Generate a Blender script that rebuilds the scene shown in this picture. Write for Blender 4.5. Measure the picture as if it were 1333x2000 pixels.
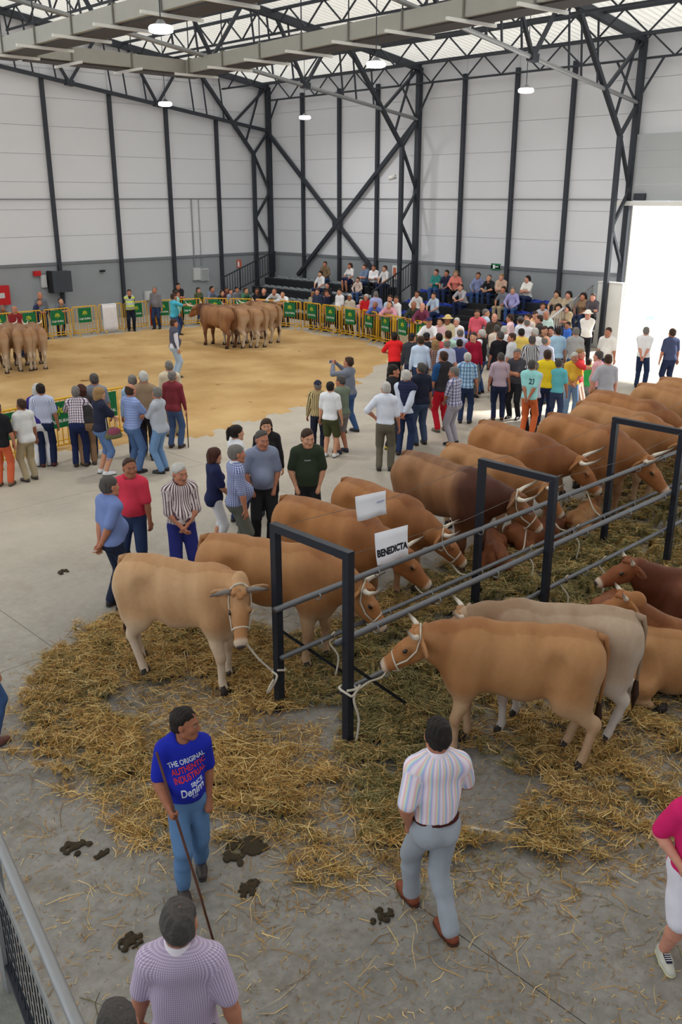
import bpy, bmesh, math, random
import numpy as np
from mathutils import Vector, Matrix, Quaternion
for o in list(bpy.data.objects): bpy.data.objects.remove(o)
S = bpy.context.scene; COL = S.collection
rnd = random.Random(7); NR = np.random.default_rng(11)
# ------------------------------------------------------------------ camera
F_PX, PITCH, HEAD, CAM_H = 1762.0, 0.3365, 0.8007, 5.1
fw = np.array([math.cos(HEAD)*math.cos(PITCH), math.sin(HEAD)*math.cos(PITCH), -math.sin(PITCH)])
rt = np.array([math.sin(HEAD), -math.cos(HEAD), 0.0]); dn = np.cross(fw, rt)
CAMP = np.array([0, 0, CAM_H])
cd = bpy.data.cameras.new('camera'); cam = bpy.data.objects.new('camera', cd); COL.objects.link(cam)
cd.sensor_fit = 'VERTICAL'; cd.sensor_height = 24.0; cd.lens = F_PX/2000*24.0; cd.clip_end = 400; cd.clip_start = .05
cam.matrix_world = Matrix(((rt[0], -dn[0], -fw[0], 0), (rt[1], -dn[1], -fw[1], 0), (rt[2], -dn[2], -fw[2], CAM_H), (0, 0, 0, 1)))
S.camera = cam
# ------------------------------------------------------------------ world, sun, exposure
S.view_settings.view_transform = 'Standard'; S.view_settings.look = 'None'
S.view_settings.gamma = 1.0; S.view_settings.use_curve_mapping = False
S.view_settings.exposure = 0.05
W = bpy.data.worlds.new('sky'); S.world = W; W.use_nodes = True
bg = W.node_tree.nodes['Background']; bg.inputs[0].default_value = (0.93, 0.97, 1.0, 1); bg.inputs[1].default_value = 1.15
sl = bpy.data.lights.new('sun', 'SUN'); sun = bpy.data.objects.new('sun', sl); COL.objects.link(sun)
sl.energy = 12.0; sl.angle = math.radians(2); sl.color = (1.0, .97, .92)
SUN_DIR = Vector((-.80, .30, -.62)).normalized()          # direction the light travels
sun.rotation_euler = SUN_DIR.to_track_quat('-Z', 'Y').to_euler()
# ------------------------------------------------------------------ measuring the ground from the photograph's frame
def ray(x, y): return fw+rt*((x-666.5)/F_PX)+dn*((y-1000)/F_PX)
def P(x, y, z=0.0):
    d = ray(x, y); return CAMP+d*((z-CAM_H)/d[2])
def onX(x, y, X): d = ray(x, y); return CAMP+d*(X/d[0])
def onY(x, y, Y): d = ray(x, y); return CAMP+d*(Y/d[1])
def hgt(x, y, x2, y2):
    a = P(x, y); d = ray(x2, y2); return CAM_H+d[2]*math.hypot(a[0], a[1])/math.hypot(d[0], d[1])
# ------------------------------------------------------------------ materials
MATS = {}
def nt(m): return m.node_tree.nodes, m.node_tree.links
def mat(key, col, rough=.7, var=.12, scale=8.0, metal=0.0, bump=0.0, detail=4.0, spec=.3, trans=0.0):
    if key in MATS: return MATS[key]
    m = bpy.data.materials.new(key); m.use_nodes = True; n, l = nt(m)
    b = n['Principled BSDF']; b.inputs['Roughness'].default_value = rough; b.inputs['Metallic'].default_value = metal
    b.inputs['Specular IOR Level'].default_value = spec
    tc = n.new('ShaderNodeTexCoord'); no = n.new('ShaderNodeTexNoise'); no.inputs['Scale'].default_value = scale; no.inputs['Detail'].default_value = detail
    l.new(tc.outputs['Object'], no.inputs['Vector'])
    mx = n.new('ShaderNodeMix'); mx.data_type = 'RGBA'
    c = np.array(col[:3])
    mx.inputs[6].default_value = (*np.clip(c*(1-var), 0, 1), 1); mx.inputs[7].default_value = (*np.clip(c*(1+var), 0, 1), 1)
    l.new(no.outputs['Fac'], mx.inputs[0]); l.new(mx.outputs[2], b.inputs['Base Color'])
    if bump:
        bp = n.new('ShaderNodeBump'); bp.inputs['Strength'].default_value = bump; bp.inputs['Distance'].default_value = .01
        l.new(no.outputs['Fac'], bp.inputs['Height']); l.new(bp.outputs[0], b.inputs['Normal'])
    MATS[key] = m; return m
def glow(key, col, st):
    if key in MATS: return MATS[key]
    m = bpy.data.materials.new(key); m.use_nodes = True; n, l = nt(m); b = n['Principled BSDF']
    b.inputs['Base Color'].default_value = (*col, 1); b.inputs['Emission Color'].default_value = (*col, 1); b.inputs['Emission Strength'].default_value = st
    MATS[key] = m; return m
def attr_mat(key, attr, rough=.75, spec=.2, var=.1, scale=30., sheen=0.):
    """colour read from the mesh's own colour attribute, with fine noise"""
    if key in MATS: return MATS[key]
    m = bpy.data.materials.new(key); m.use_nodes = True; n, l = nt(m); b = n['Principled BSDF']
    b.inputs['Roughness'].default_value = rough; b.inputs['Specular IOR Level'].default_value = spec
    a = n.new('ShaderNodeAttribute'); a.attribute_name = attr
    tc = n.new('ShaderNodeTexCoord'); no = n.new('ShaderNodeTexNoise'); no.inputs['Scale'].default_value = scale; no.inputs['Detail'].default_value = 3
    l.new(tc.outputs['Object'], no.inputs['Vector'])
    mr = n.new('ShaderNodeMapRange'); mr.inputs[3].default_value = 1-var; mr.inputs[4].default_value = 1+var
    l.new(no.outputs['Fac'], mr.inputs[0])
    mx = n.new('ShaderNodeVectorMath'); mx.operation = 'SCALE'
    l.new(a.outputs['Color'], mx.inputs[0]); l.new(mr.outputs[0], mx.inputs['Scale']); l.new(mx.outputs[0], b.inputs['Base Color'])
    MATS[key] = m; return m
def lin(c):
    """0-255 screen colour to linear"""
    return tuple((x/255/12.92 if x/255 <= .04045 else ((x/255+.055)/1.055)**2.4) for x in c)
# ------------------------------------------------------------------ objects
def tag(o, label=None, cat=None, group=None, kind=None):
    if label: o['label'] = label
    if cat: o['category'] = cat
    if group: o['group'] = group
    if kind: o['kind'] = kind
    return o
def empty(name, loc=(0, 0, 0), rz=0.0, parent=None):
    o = bpy.data.objects.new(name, None); COL.objects.link(o); o.location = loc; o.rotation_euler = (0, 0, rz); o.empty_display_size = .1
    if parent: o.parent = parent
    return o
def link(name, me, parent=None, m=None):
    o = bpy.data.objects.new(name, me); COL.objects.link(o)
    if parent: o.parent = parent
    if m is not None:
        if not me.materials: me.materials.append(m)
        elif me.materials[0] is not m:
            o.material_slots[0].link = 'OBJECT'; o.material_slots[0].material = m
    return o
def npmesh(name, V, Q, smooth=True, tris=None):
    me = bpy.data.meshes.new(name); V = np.ascontiguousarray(V, np.float32); Q = np.asarray(Q, np.int32).reshape(-1, 4)
    nq = len(Q); T = np.zeros((0, 3), np.int32) if tris is None else np.asarray(tris, np.int32).reshape(-1, 3); ntri = len(T)
    me.vertices.add(len(V)); me.vertices.foreach_set('co', V.ravel())
    me.loops.add(nq*4+ntri*3); me.loops.foreach_set('vertex_index', np.concatenate([Q.ravel(), T.ravel()]))
    me.polygons.add(nq+ntri)
    me.polygons.foreach_set('loop_start', np.concatenate([np.arange(nq)*4, nq*4+np.arange(ntri)*3]).astype(np.int32))
    me.polygons.foreach_set('use_smooth', np.full(nq+ntri, smooth))
    me.update(calc_edges=True); return me
def colattr(me, name, C):
    a = me.attributes.new(name, 'FLOAT_COLOR', 'POINT'); C = np.asarray(C, np.float32)
    if C.shape[1] == 3: C = np.hstack([C, np.ones((len(C), 1), np.float32)])
    a.data.foreach_set('color', np.ascontiguousarray(C).ravel())
def vecattr(me, name, C):
    a = me.attributes.new(name, 'FLOAT_VECTOR', 'POINT'); a.data.foreach_set('vector', np.ascontiguousarray(C, np.float32).ravel())
class MB:
    """collects boxes, bars and tubes into one mesh"""
    def __init__(s): s.v = []; s.f = []
    def box(s, a, b):
        x0, y0, z0 = a; x1, y1, z1 = b; k = len(s.v)
        s.v += [(x0, y0, z0), (x1, y0, z0), (x1, y1, z0), (x0, y1, z0), (x0, y0, z1), (x1, y0, z1), (x1, y1, z1), (x0, y1, z1)]
        s.f += [tuple(k+i for i in q) for q in ((3, 2, 1, 0), (4, 5, 6, 7), (0, 1, 5, 4), (1, 2, 6, 5), (2, 3, 7, 6), (3, 0, 4, 7))]; return s
    def bar(s, a, b, w, h=None, up=(0, 0, 1)):
        a = Vector(a); b = Vector(b); h = h or w; d = (b-a).normalized(); u = Vector(up)
        if abs(d.dot(u)) > .95: u = Vector((1, 0, 0))
        r = d.cross(u).normalized()*(w/2); u = r.cross(d).normalized()*(h/2); k = len(s.v)
        for p in (a, b): s.v += [tuple(p-r-u), tuple(p+r-u), tuple(p+r+u), tuple(p-r+u)]
        s.f += [tuple(k+i for i in q) for q in ((0, 1, 2, 3), (7, 6, 5, 4), (0, 4, 5, 1), (1, 5, 6, 2), (2, 6, 7, 3), (3, 7, 4, 0))]; return s
    def tube(s, pts, r, n=8, cap=True):
        pts = [Vector(p) for p in pts]; rr = r if hasattr(r, '__len__') else [r]*len(pts); k0 = len(s.v); u = None
        for i, p in enumerate(pts):
            d = (pts[min(i+1, len(pts)-1)]-pts[max(i-1, 0)]).normalized()
            if u is None: u = d.orthogonal().normalized()
            u = (u-d*u.dot(d)).normalized(); w = d.cross(u)
            for j in range(n):
                t = 2*math.pi*j/n; s.v.append(tuple(p+(u*math.cos(t)+w*math.sin(t))*rr[i]))
        for i in range(len(pts)-1):
            for j in range(n):
                a = k0+i*n+j; b = k0+i*n+(j+1) % n; s.f.append((a, b, b+n, a+n))
        if cap:
            s.f.append(tuple(k0+j for j in reversed(range(n)))); e = k0+(len(pts)-1)*n; s.f.append(tuple(e+j for j in range(n)))
        return s
    def poly(s, pts): k = len(s.v); s.v += [tuple(p) for p in pts]; s.f.append(tuple(range(k, k+len(pts)))); return s
    def prism(s, pts, off):
        """closed outline extruded by a vector"""
        n = len(pts); k = len(s.v); off = Vector(off); s.v += [tuple(p) for p in pts]+[tuple(Vector(p)+off) for p in pts]
        s.f.append(tuple(k+i for i in reversed(range(n)))); s.f.append(tuple(k+n+i for i in range(n)))
        for i in range(n): j = (i+1) % n; s.f.append((k+i, k+j, k+n+j, k+n+i))
        return s
    def mesh(s, name, smooth=False):
        me = bpy.data.meshes.new(name); me.from_pydata(s.v, [], s.f)
        if smooth: me.polygons.foreach_set('use_smooth', np.full(len(me.polygons), True))
        me.update(); return me
    def build(s, name, m, parent=None, smooth=False): return link(name, s.mesh(name, smooth), parent, m)
_unit = {}
def unit(kind):
    """unit bar along Z, centred, shared by every straight member"""
    if kind not in _unit:
        b = MB()
        if kind == 'box': b.box((-.5, -.5, -.5), (.5, .5, .5))
        else: b.tube([(0, 0, -.5), (0, 0, .5)], .5, 8)
        _unit[kind] = b
    return _unit[kind]
_um = {}
def member(name, a, b, w, m, parent=None, h=None, kind='box'):
    """straight member from a to b: an object of its own on shared mesh data"""
    k = (kind, m.name)
    if k not in _um:
        _um[k] = unit(kind).mesh(kind+'_member', kind != 'box'); _um[k].materials.append(m)
    o = bpy.data.objects.new(name, _um[k]); COL.objects.link(o)
    a = Vector(a); b = Vector(b); d = b-a; q = d.to_track_quat('Z', 'Y')
    o.rotation_mode = 'QUATERNION'; o.rotation_quaternion = q; o.location = (a+b)/2; o.scale = (w, h or w, d.length)
    if parent: o.parent = parent; o.matrix_parent_inverse = Matrix.Translation(-Vector(parent.location)) if parent.rotation_euler.z == 0 else Matrix.Identity(4)
    return o
def text_mesh(txt, size=1.0, align='CENTER', shear=0.0, bold=0.0):
    c = bpy.data.curves.new('lettering', 'FONT'); c.body = txt; c.size = size; c.align_x = align; c.align_y = 'CENTER'; c.shear = shear; c.offset = bold; c.resolution_u = 3
    o = bpy.data.objects.new('tmp', c); COL.objects.link(o); dg = bpy.context.evaluated_depsgraph_get()
    me = bpy.data.meshes.new_from_object(o.evaluated_get(dg)); bpy.data.objects.remove(o); bpy.data.curves.remove(c); return me
# ------------------------------------------------------------------ smooth blended solids: signed distance field -> surface nets
class SDF:
    def __init__(s): s.ops = []
    def cone(s, a, b, ra, rb, k=.03, flat=None, fk=1.0, mode='add'):
        """tapered limb segment; flat = direction squeezed to fk"""
        a = np.array(a, float); b = np.array(b, float); R = max(ra, rb)*max(1, fk)
        s.ops.append((mode, k, np.minimum(a, b)-R, np.maximum(a, b)+R, ('c', a, b, ra, rb, None if flat is None else np.array(flat, float)/np.linalg.norm(flat), fk))); return s
    def ell(s, c, r, k=.03, R=None, mode='add'):
        c = np.array(c, float); r = np.array(r, float); m = r.max() if R is not None else r
        s.ops.append((mode, k, c-m, c+m, ('e', c, r, R))); return s
    def cut(s, o, n, k=.0):
        """keep the side opposite to n"""
        n = np.array(n, float); s.ops.append(('cut', k, None, None, ('p', np.array(o, float), n/np.linalg.norm(n)))); return s
    def fn(s, f): s.ops.append(('fn', 0, None, None, f)); return s
    @staticmethod
    def dist(p, X, Y, Z):
        if p[0] == 'c':
            _, a, b, ra, rb, fl, fk = p
            px, py, pz = X-a[0], Y-a[1], Z-a[2]; ba = b-a
            if fl is not None:
                g = (1/fk-1); t = (px*fl[0]+py*fl[1]+pz*fl[2])*g
                px, py, pz = px+t*fl[0], py+t*fl[1], pz+t*fl[2]; ba = ba+fl*(ba@fl)*g
            h = np.clip((px*ba[0]+py*ba[1]+pz*ba[2])/max(ba@ba, 1e-9), 0, 1)
            d = np.sqrt((px-h*ba[0])**2+(py-h*ba[1])**2+(pz-h*ba[2])**2)-(ra+h*(rb-ra))
            return d*(min(1.0, fk) if fl is not None else 1.0)
        if p[0] == 'e':
            _, c, r, R = p; px, py, pz = X-c[0], Y-c[1], Z-c[2]
            if R is not None: px, py, pz = [R[0][i]*px+R[1][i]*py+R[2][i]*pz for i in range(3)]
            qx, qy, qz = px/r[0], py/r[1], pz/r[2]; k0 = np.sqrt(qx*qx+qy*qy+qz*qz)
            k1 = np.sqrt((qx/r[0])**2+(qy/r[1])**2+(qz/r[2])**2)+1e-9
            return k0*(k0-1)/k1
        _, o, n = p; return (X-o[0])*n[0]+(Y-o[1])*n[1]+(Z-o[2])*n[2]
    def mesh(s, v):
        adds = [o for o in s.ops if o[0] == 'add']
        lo = np.min([o[2] for o in adds], 0)-3*v; hi = np.max([o[3] for o in adds], 0)+3*v
        n = np.ceil((hi-lo)/v).astype(int)+1; ax = [(lo[i]+np.arange(n[i])*v).astype(np.float32) for i in range(3)]
        Fd = np.full(n, .3, np.float32)
        for mode, k, a, b, p in s.ops:
            if mode == 'fn':
                Fd = p(Fd, ax[0][:, None, None], ax[1][None, :, None], ax[2][None, None, :]); continue
            if a is None: sl = (slice(None),)*3
            else:
                m = k+2.5*v; i0 = np.clip(np.floor((a-m-lo)/v).astype(int), 0, n); i1 = np.clip(np.ceil((b+m-lo)/v).astype(int)+1, 0, n)
                if (i1 <= i0).any(): continue
                sl = tuple(slice(i0[i], i1[i]) for i in range(3))
            d = s.dist(p, ax[0][sl[0]][:, None, None], ax[1][sl[1]][None, :, None], ax[2][sl[2]][None, None, :]).astype(np.float32); f = Fd[sl]
            if mode == 'add':
                if k > 0: h = np.maximum(k-np.abs(d-f), 0)/k; Fd[sl] = np.minimum(d, f)-h*h*k*.25
                else: Fd[sl] = np.minimum(d, f)
            else:
                if mode == 'sub': d = -d
                if k > 0: h = np.maximum(k-np.abs(d-f), 0)/k; Fd[sl] = np.maximum(d, f)+h*h*k*.25
                else: Fd[sl] = np.maximum(d, f)
        return surfnet(Fd, lo, v)
def surfnet(Fd, lo, v):
    I = Fd < 0; nx, ny, nz = Fd.shape
    cnt = np.zeros((nx-1, ny-1, nz-1), np.int8)
    for i in (0, 1):
        for j in (0, 1):
            for k in (0, 1): cnt += I[i:nx-1+i, j:ny-1+j, k:nz-1+k]
    ci = np.argwhere((cnt > 0) & (cnt < 8)); N = len(ci)
    if N == 0: return np.zeros((0, 3)), np.zeros((0, 4), int)
    idx = np.full(cnt.shape, -1, np.int32); idx[tuple(ci.T)] = np.arange(N)
    acc = np.zeros((N, 3)); w = np.zeros(N)
    C8 = {(i, j, k): Fd[ci[:, 0]+i, ci[:, 1]+j, ci[:, 2]+k] for i in (0, 1) for j in (0, 1) for k in (0, 1)}
    for axis in range(3):
        for p in (0, 1):
            for q in (0, 1):
                a = [0, 0, 0]; o = [x for x in range(3) if x != axis]; a[o[0]] = p; a[o[1]] = q; b = list(a); b[axis] = 1
                fa = C8[tuple(a)]; fb = C8[tuple(b)]; m = (fa < 0) != (fb < 0)
                t = np.where(m, fa/np.where(m, fa-fb, 1), 0); pt = np.tile(np.array(a, float), (N, 1)); pt[:, axis] = t
                acc += pt*m[:, None]; w += m
    V = lo+(ci+acc/w[:, None])*v
    Q = []
    for axis in range(3):
        o = [x for x in range(3) if x != axis]; sa = [slice(None)]*3; sb = [slice(None)]*3
        sa[axis] = slice(0, -1); sb[axis] = slice(1, None)
        A = I[tuple(sa)]; B = I[tuple(sb)]; e = np.argwhere(A != B)
        e = e[(e[:, o[0]] > 0) & (e[:, o[1]] > 0) & (e[:, o[0]] < Fd.shape[o[0]]-1) & (e[:, o[1]] < Fd.shape[o[1]]-1)]
        if not len(e): continue
        def cell(da, db):
            c = e.copy(); c[:, o[0]] -= da; c[:, o[1]] -= db; return idx[tuple(c.T)]
        q = np.stack([cell(1, 1), cell(0, 1), cell(0, 0), cell(1, 0)], 1); ins = A[tuple(e.T)]
        if axis == 1: ins = ~ins
        q = np.where(ins[:, None], q, q[:, ::-1]); Q.append(q)
    return V, np.concatenate(Q)
def join_np(parts):
    V = []; Q = []; k = 0
    for v, q in parts:
        V.append(v); Q.append(q+k); k += len(v)
    return np.concatenate(V), np.concatenate(Q)
def nrm(a): a = np.array(a, float); return a/max(np.linalg.norm(a), 1e-9)
def ik(a, t, l1, l2, pole):
    """two-bone joint: returns the middle joint and the reached end"""
    a = np.array(a, float); t = np.array(t, float); d = t-a; L = np.linalg.norm(d); m = (l1+l2)*.999
    if L > m: t = a+d/L*m; L = m
    u = nrm(t-a); c = (l1*l1-l2*l2+L*L)/(2*L); hh = math.sqrt(max(l1*l1-c*c, 0)); p = np.array(pole, float); p = nrm(p-u*(p@u))
    return a+u*c+p*hh, t
def hashn(V, s=1.0, seed=0):
    """cheap smooth noise at points, about -1..1"""
    r = np.random.default_rng(seed); out = np.zeros(len(V))
    for i in range(6):
        d = r.normal(size=3); ph = r.uniform(0, 6.28); out += np.sin(V@d*s*(1+.35*i)+ph)
    return out/3.0
# ================================================================== THE HALL
XW, YW, BAND, EAVE, SLOPE = 30.2, 36.2, 2.45, 9.95, .13
steel = mat('dark_steel', lin((58, 62, 70)), .5, .12, 6, .2)
galv = mat('galvanised_steel', lin((150, 152, 155)), .45, .15, 14, .6)
white_panel = mat('white_wall_panel', lin((220, 222, 228)), .55, .03, .8)
grey_panel = mat('grey_concrete_panel', lin((150, 155, 160)), .8, .06, 1.5)
duct_m = mat('duct_sheet_metal', lin((168, 167, 160)), .5, .06, 3, .3)
dark_slot = mat('dark_duct_slot', lin((70, 66, 66)), .6, .15, 6)
white_paint = mat('white_paint', lin((225, 225, 222)), .5, .04, 4)
black_m = mat('black_paint', lin((32, 33, 36)), .6, .15, 5)
# floor: worn concrete with stains, scuffs and far dust with door light painted in
def floor_material():
    m = bpy.data.materials.new('worn_concrete'); m.use_nodes = True; n, l = nt(m); b = n['Principled BSDF']
    tc = n.new('ShaderNodeTexCoord')
    def noise(sc, det=6, rough=.6):
        t = n.new('ShaderNodeTexNoise'); t.inputs['Scale'].default_value = sc; t.inputs['Detail'].default_value = det; t.inputs['Roughness'].default_value = rough
        l.new(tc.outputs['Object'], t.inputs['Vector']); return t
    def ramp(src, a, b_, ca, cb):
        r = n.new('ShaderNodeValToRGB'); r.color_ramp.elements[0].position = a; r.color_ramp.elements[1].position = b_
        r.color_ramp.elements[0].color = (*ca, 1); r.color_ramp.elements[1].color = (*cb, 1); l.new(src, r.inputs[0]); return r
    def mixc(f, a, b_, fac=None):
        x = n.new('ShaderNodeMix'); x.data_type = 'RGBA'
        if fac is not None: x.inputs[0].default_value = fac
        else: l.new(f, x.inputs[0])
        for s, i in ((a, 6), (b_, 7)):
            if isinstance(s, tuple): x.inputs[i].default_value = (*s, 1)
            else: l.new(s, x.inputs[i])
        return x.outputs[2]
    base = ramp(noise(.7, 10, .72).outputs['Fac'], .3, .7, lin((98, 96, 92)), lin((158, 155, 150)))
    fine = ramp(noise(9, 8, .7).outputs['Fac'], .35, .75, lin((104, 100, 95)), lin((172, 168, 162)))
    c = mixc(None, base.outputs[0], fine.outputs[0], .45)
    st = ramp(noise(1.1, 10, .75).outputs['Fac'], .53, .68, (0, 0, 0), (1, 1, 1))
    c = mixc(st.outputs[0], c, lin((112, 104, 92)))
    sp = ramp(noise(26, 4, .6).outputs['Fac'], .645, .69, (0, 0, 0), (1, 1, 1))
    c = mixc(sp.outputs[0], c, lin((96, 86, 68)))
    wp = ramp(noise(5, 9, .8).outputs['Fac'], .655, .71, (0, 0, 0), (1, 1, 1))
    c = mixc(wp.outputs[0], c, lin((214, 212, 208)))
    # far floor paler: arena dust, plus door light and sun bounce painted in
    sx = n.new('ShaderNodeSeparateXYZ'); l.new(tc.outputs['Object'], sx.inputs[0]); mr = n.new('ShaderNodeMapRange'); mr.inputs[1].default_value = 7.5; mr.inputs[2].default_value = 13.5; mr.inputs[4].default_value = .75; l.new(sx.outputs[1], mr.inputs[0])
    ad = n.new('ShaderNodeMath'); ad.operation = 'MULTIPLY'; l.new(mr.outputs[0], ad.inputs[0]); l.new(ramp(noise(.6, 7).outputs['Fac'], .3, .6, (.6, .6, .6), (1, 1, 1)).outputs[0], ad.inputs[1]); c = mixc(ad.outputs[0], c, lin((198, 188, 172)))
    l.new(c, b.inputs['Base Color'])
    rr = ramp(noise(.8, 5).outputs['Fac'], .3, .7, (.38, .38, .38), (.75, .75, .75)); l.new(rr.outputs[0], b.inputs['Roughness'])
    bp = n.new('ShaderNodeBump'); bp.inputs['Strength'].default_value = .15; bp.inputs['Distance'].default_value = .01
    l.new(noise(22, 6).outputs['Fac'], bp.inputs['Height']); l.new(bp.outputs[0], b.inputs['Normal'])
    return m
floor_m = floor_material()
fl = empty('floor', (0, 0, 0)); tag(fl, 'worn grey concrete hall floor with stains', 'floor', kind='structure')
# cast slabs with saw-cut joints
xs = [-6, -1.0, 4.25, 10.2, 16.2, 24.2, 30.4]; ys = [-4, .8, 9.2, 14.5, 20.5, 26.5, 36.4]
for i in range(6):
    for j in range(6):
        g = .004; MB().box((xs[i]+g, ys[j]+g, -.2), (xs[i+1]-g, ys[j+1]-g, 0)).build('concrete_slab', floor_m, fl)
MB().box((-6, -4, -.3), (30.4, 36.4, -.02)).build('joint_base', mat('joint_dark', lin((70, 68, 64)), .9), fl)
# outside yard beyond the door
yard_m = mat('sunlit_yard', lin((222, 220, 214)), .9, .06, .6)
tag(MB().box((30.42, -20, -.35), (75, 60, -.03)).build('floor_yard', yard_m), 'sunlit pale yard outside the open door', 'ground', kind='structure')
# ---- left wall (gable)
colX = [30.2, 27.05, 24.35, 21.6, 18.65, 15.8, 12.9]
def wall_left():
    w = empty('wall_left', (20, YW, 0)); tag(w, 'tall white panelled gable wall above a grey concrete band', 'wall', kind='structure')
    edges = [30.2, 27.05, 24.35, 21.6, 18.65, 15.8, 12.9]
    zs = [BAND, 3.55, 4.6, 5.65, 6.7, 7.75, 8.8, 9.85, 10.9, 12.2]
    for a, b in zip(edges[:-1], edges[1:]):
        o = MB().box((b+.006, YW, 0), (a-.006, YW+.2, BAND)).build('concrete_panel', grey_panel)
        o.parent = w; o.matrix_parent_inverse = Matrix.Translation((-20, -YW, 0))
        for z0, z1 in zip(zs[:-1], zs[1:]):
            zr0 = EAVE+.25+SLOPE*(30.2-a); zr1 = EAVE+.25+SLOPE*(30.2-b)
            if z0 > zr0: continue
            g = .007; p = MB()
            t0, t1 = min(z1, zr0), min(z1, zr1)
            pts = [(b+g, YW, z0+g), (a-g, YW, z0+g), (a-g, YW, t0-g), (b+g, YW, t1-g)]
            o = p.prism(pts, (0, .14, 0)).build('wall_panel', white_panel); o.parent = w; o.matrix_parent_inverse = Matrix.Translation((-20, -YW, 0))
    o = MB().box((12.9, YW+.03, 0), (30.4, YW+.25, 12.5)).build('wall_core', mat('seam_grey', lin((196, 198, 202)), .8)); o.parent = w; o.matrix_parent_inverse = Matrix.Translation((-20, -YW, 0))
    o = MB().box((12.9, YW-.05, BAND-.05), (30.2, YW+.01, BAND+.06)).build('band_flashing', mat('flashing_grey', lin((120, 124, 130)), .5)); o.parent = w; o.matrix_parent_inverse = Matrix.Translation((-20, -YW, 0))
wall_left()
def kid(o, p):
    o.parent = p; o.matrix_parent_inverse = Matrix.Translation(-Vector(p.location)); return o
def wall_right():
    w = empty('wall_right', (XW, 25, 0)); tag(w, 'white panelled side wall with a large open doorway', 'wall', kind='structure')
    ys = [36.2, 33.6, 31.15, 28.8, 26.48, 24.15, 21.7, 19.28, 16.95, 14.3, 11.6, 9.0]
    zs = [BAND, 3.55, 4.6, 5.0, 5.65, 6.7, 7.75, 8.8, 10.2]
    for a, b in zip(ys[:-1], ys[1:]):
        door = a < 17
        if not door: kid(MB().box((XW, b+.006, 0), (XW+.2, a-.006, BAND)).build('concrete_panel', grey_panel), w)
        for z0, z1 in zip(zs[:-1], zs[1:]):
            if door and z0 < 4.9: continue
            if door and z0 < 6.6: continue
            kid(MB().box((XW, b+.007, z0+.007), (XW+.14, a-.007, z1-.007)).build('wall_panel', white_panel), w)
    kid(MB().box((XW+.03, 16.95, 0), (XW+.25, 36.4, 10.2)).build('wall_core', MATS['seam_grey']), w)
    kid(MB().box((XW+.03, 9, 7.0), (XW+.25, 16.95, 10.2)).build('lintel_core', MATS['seam_grey']), w)
    kid(MB().box((XW-.05, 16.95, BAND-.05), (XW+.01, 36.2, BAND+.06)).build('band_flashing', MATS['flashing_grey']), w)
    # raised sectional door leaf above the doorway
    dm = mat('door_leaf_grey', lin((176, 180, 184)), .5, .05, 1)
    for i in range(4):
        kid(MB().box((XW-.12, 9, 4.96+i*.53), (XW-.02, 16.75, 4.96+i*.53+.527)).build('door_leaf_section', dm), w)
    kid(MB().box((XW-.3, 9, 4.8), (XW+.05, 17.15, 4.95)).build('door_lintel', white_paint), w)
    kid(MB().box((XW+.02, 16.62, 0), (XW+.24, 16.95, 4.8)).build('door_jamb', white_paint), w)
    kid(MB().box((XW-.1, 16.1, 4.98), (XW-.25, 16.5, 5.2)).build('door_motor', steel), w)
wall_right()
tag(MB().box((29.2, 16.15, 0), (29.32, 17.1, 2.25)).box((29.16, 16.15, 2.25), (29.36, 17.1, 2.29)).box((29.05, 16.6, 0), (29.5, 16.66, .04)).build('partition_board', white_paint), 'plain white upright partition board beside the open doorway', 'board')
tag(MB().box((-8, -4.3, 0), (30.6, -4.1, 12)).build('wall_back', white_panel), 'plain white wall behind the viewer', 'wall', kind='structure')
# wall posts
def wall_post(loc, top, label, group):
    x, y = loc; p = empty('wall_post', (x, y, 0)); tag(p, label, 'post', group)
    kid(member('flange', (x, y, 0), (x, y, top), .14, steel, h=.03), p) if False else None
    MB().box((-.07, -.07, 0), (.07, .07, top)).build('shaft', steel, p)
    MB().box((-.12, -.12, 0), (.12, .12, .02)).build('base_plate', steel, p)
for i, x in enumerate(colX[1:5]):
    wall_post((x, YW-.1), 8.05+.128*(30.2-x), ['slim dark steel post on left wall nearest the corner', 'dark steel post on left wall, second from the corner', 'dark steel post on left wall, third from the corner', 'dark steel post on left wall behind the black loudspeaker'][i], 'posts on the left wall')
for i, y in enumerate([33.6, 31.15, 28.8, 24.15, 21.7, 19.28]):
    wall_post((XW-.1, y), 9.55, ['slim dark wall post left of the crossed braces', 'dark wall post behind the crossing of the braces', 'dark wall post right of the crossed braces', 'dark wall post just right of the lattice column', 'dark wall post above the green exit sign', 'dark wall post left of the doorway column'][i], 'posts on the right wall')
# pipe rail around the walls at eye height
pr = empty('wall_pipe', (20, YW, 5)); tag(pr, 'thin grey pipe running around both walls at mid height', 'pipe')
kid(member('pipe_run', (12.9, YW-.06, 5.0), (30.1, YW-.06, 5.0), .05, galv, kind='tube'), pr); kid(member('pipe_run', (XW-.06, 36.1, 5.0), (XW-.06, 17.2, 5.0), .05, galv, kind='tube'), pr)
for x in (25.9, 25.5): kid(member('pipe_drop', (x, YW-.05, 2.0), (x, YW-.05, 5.0), .03 if x > 25.7 else .05, galv, kind='tube'), pr)
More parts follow.
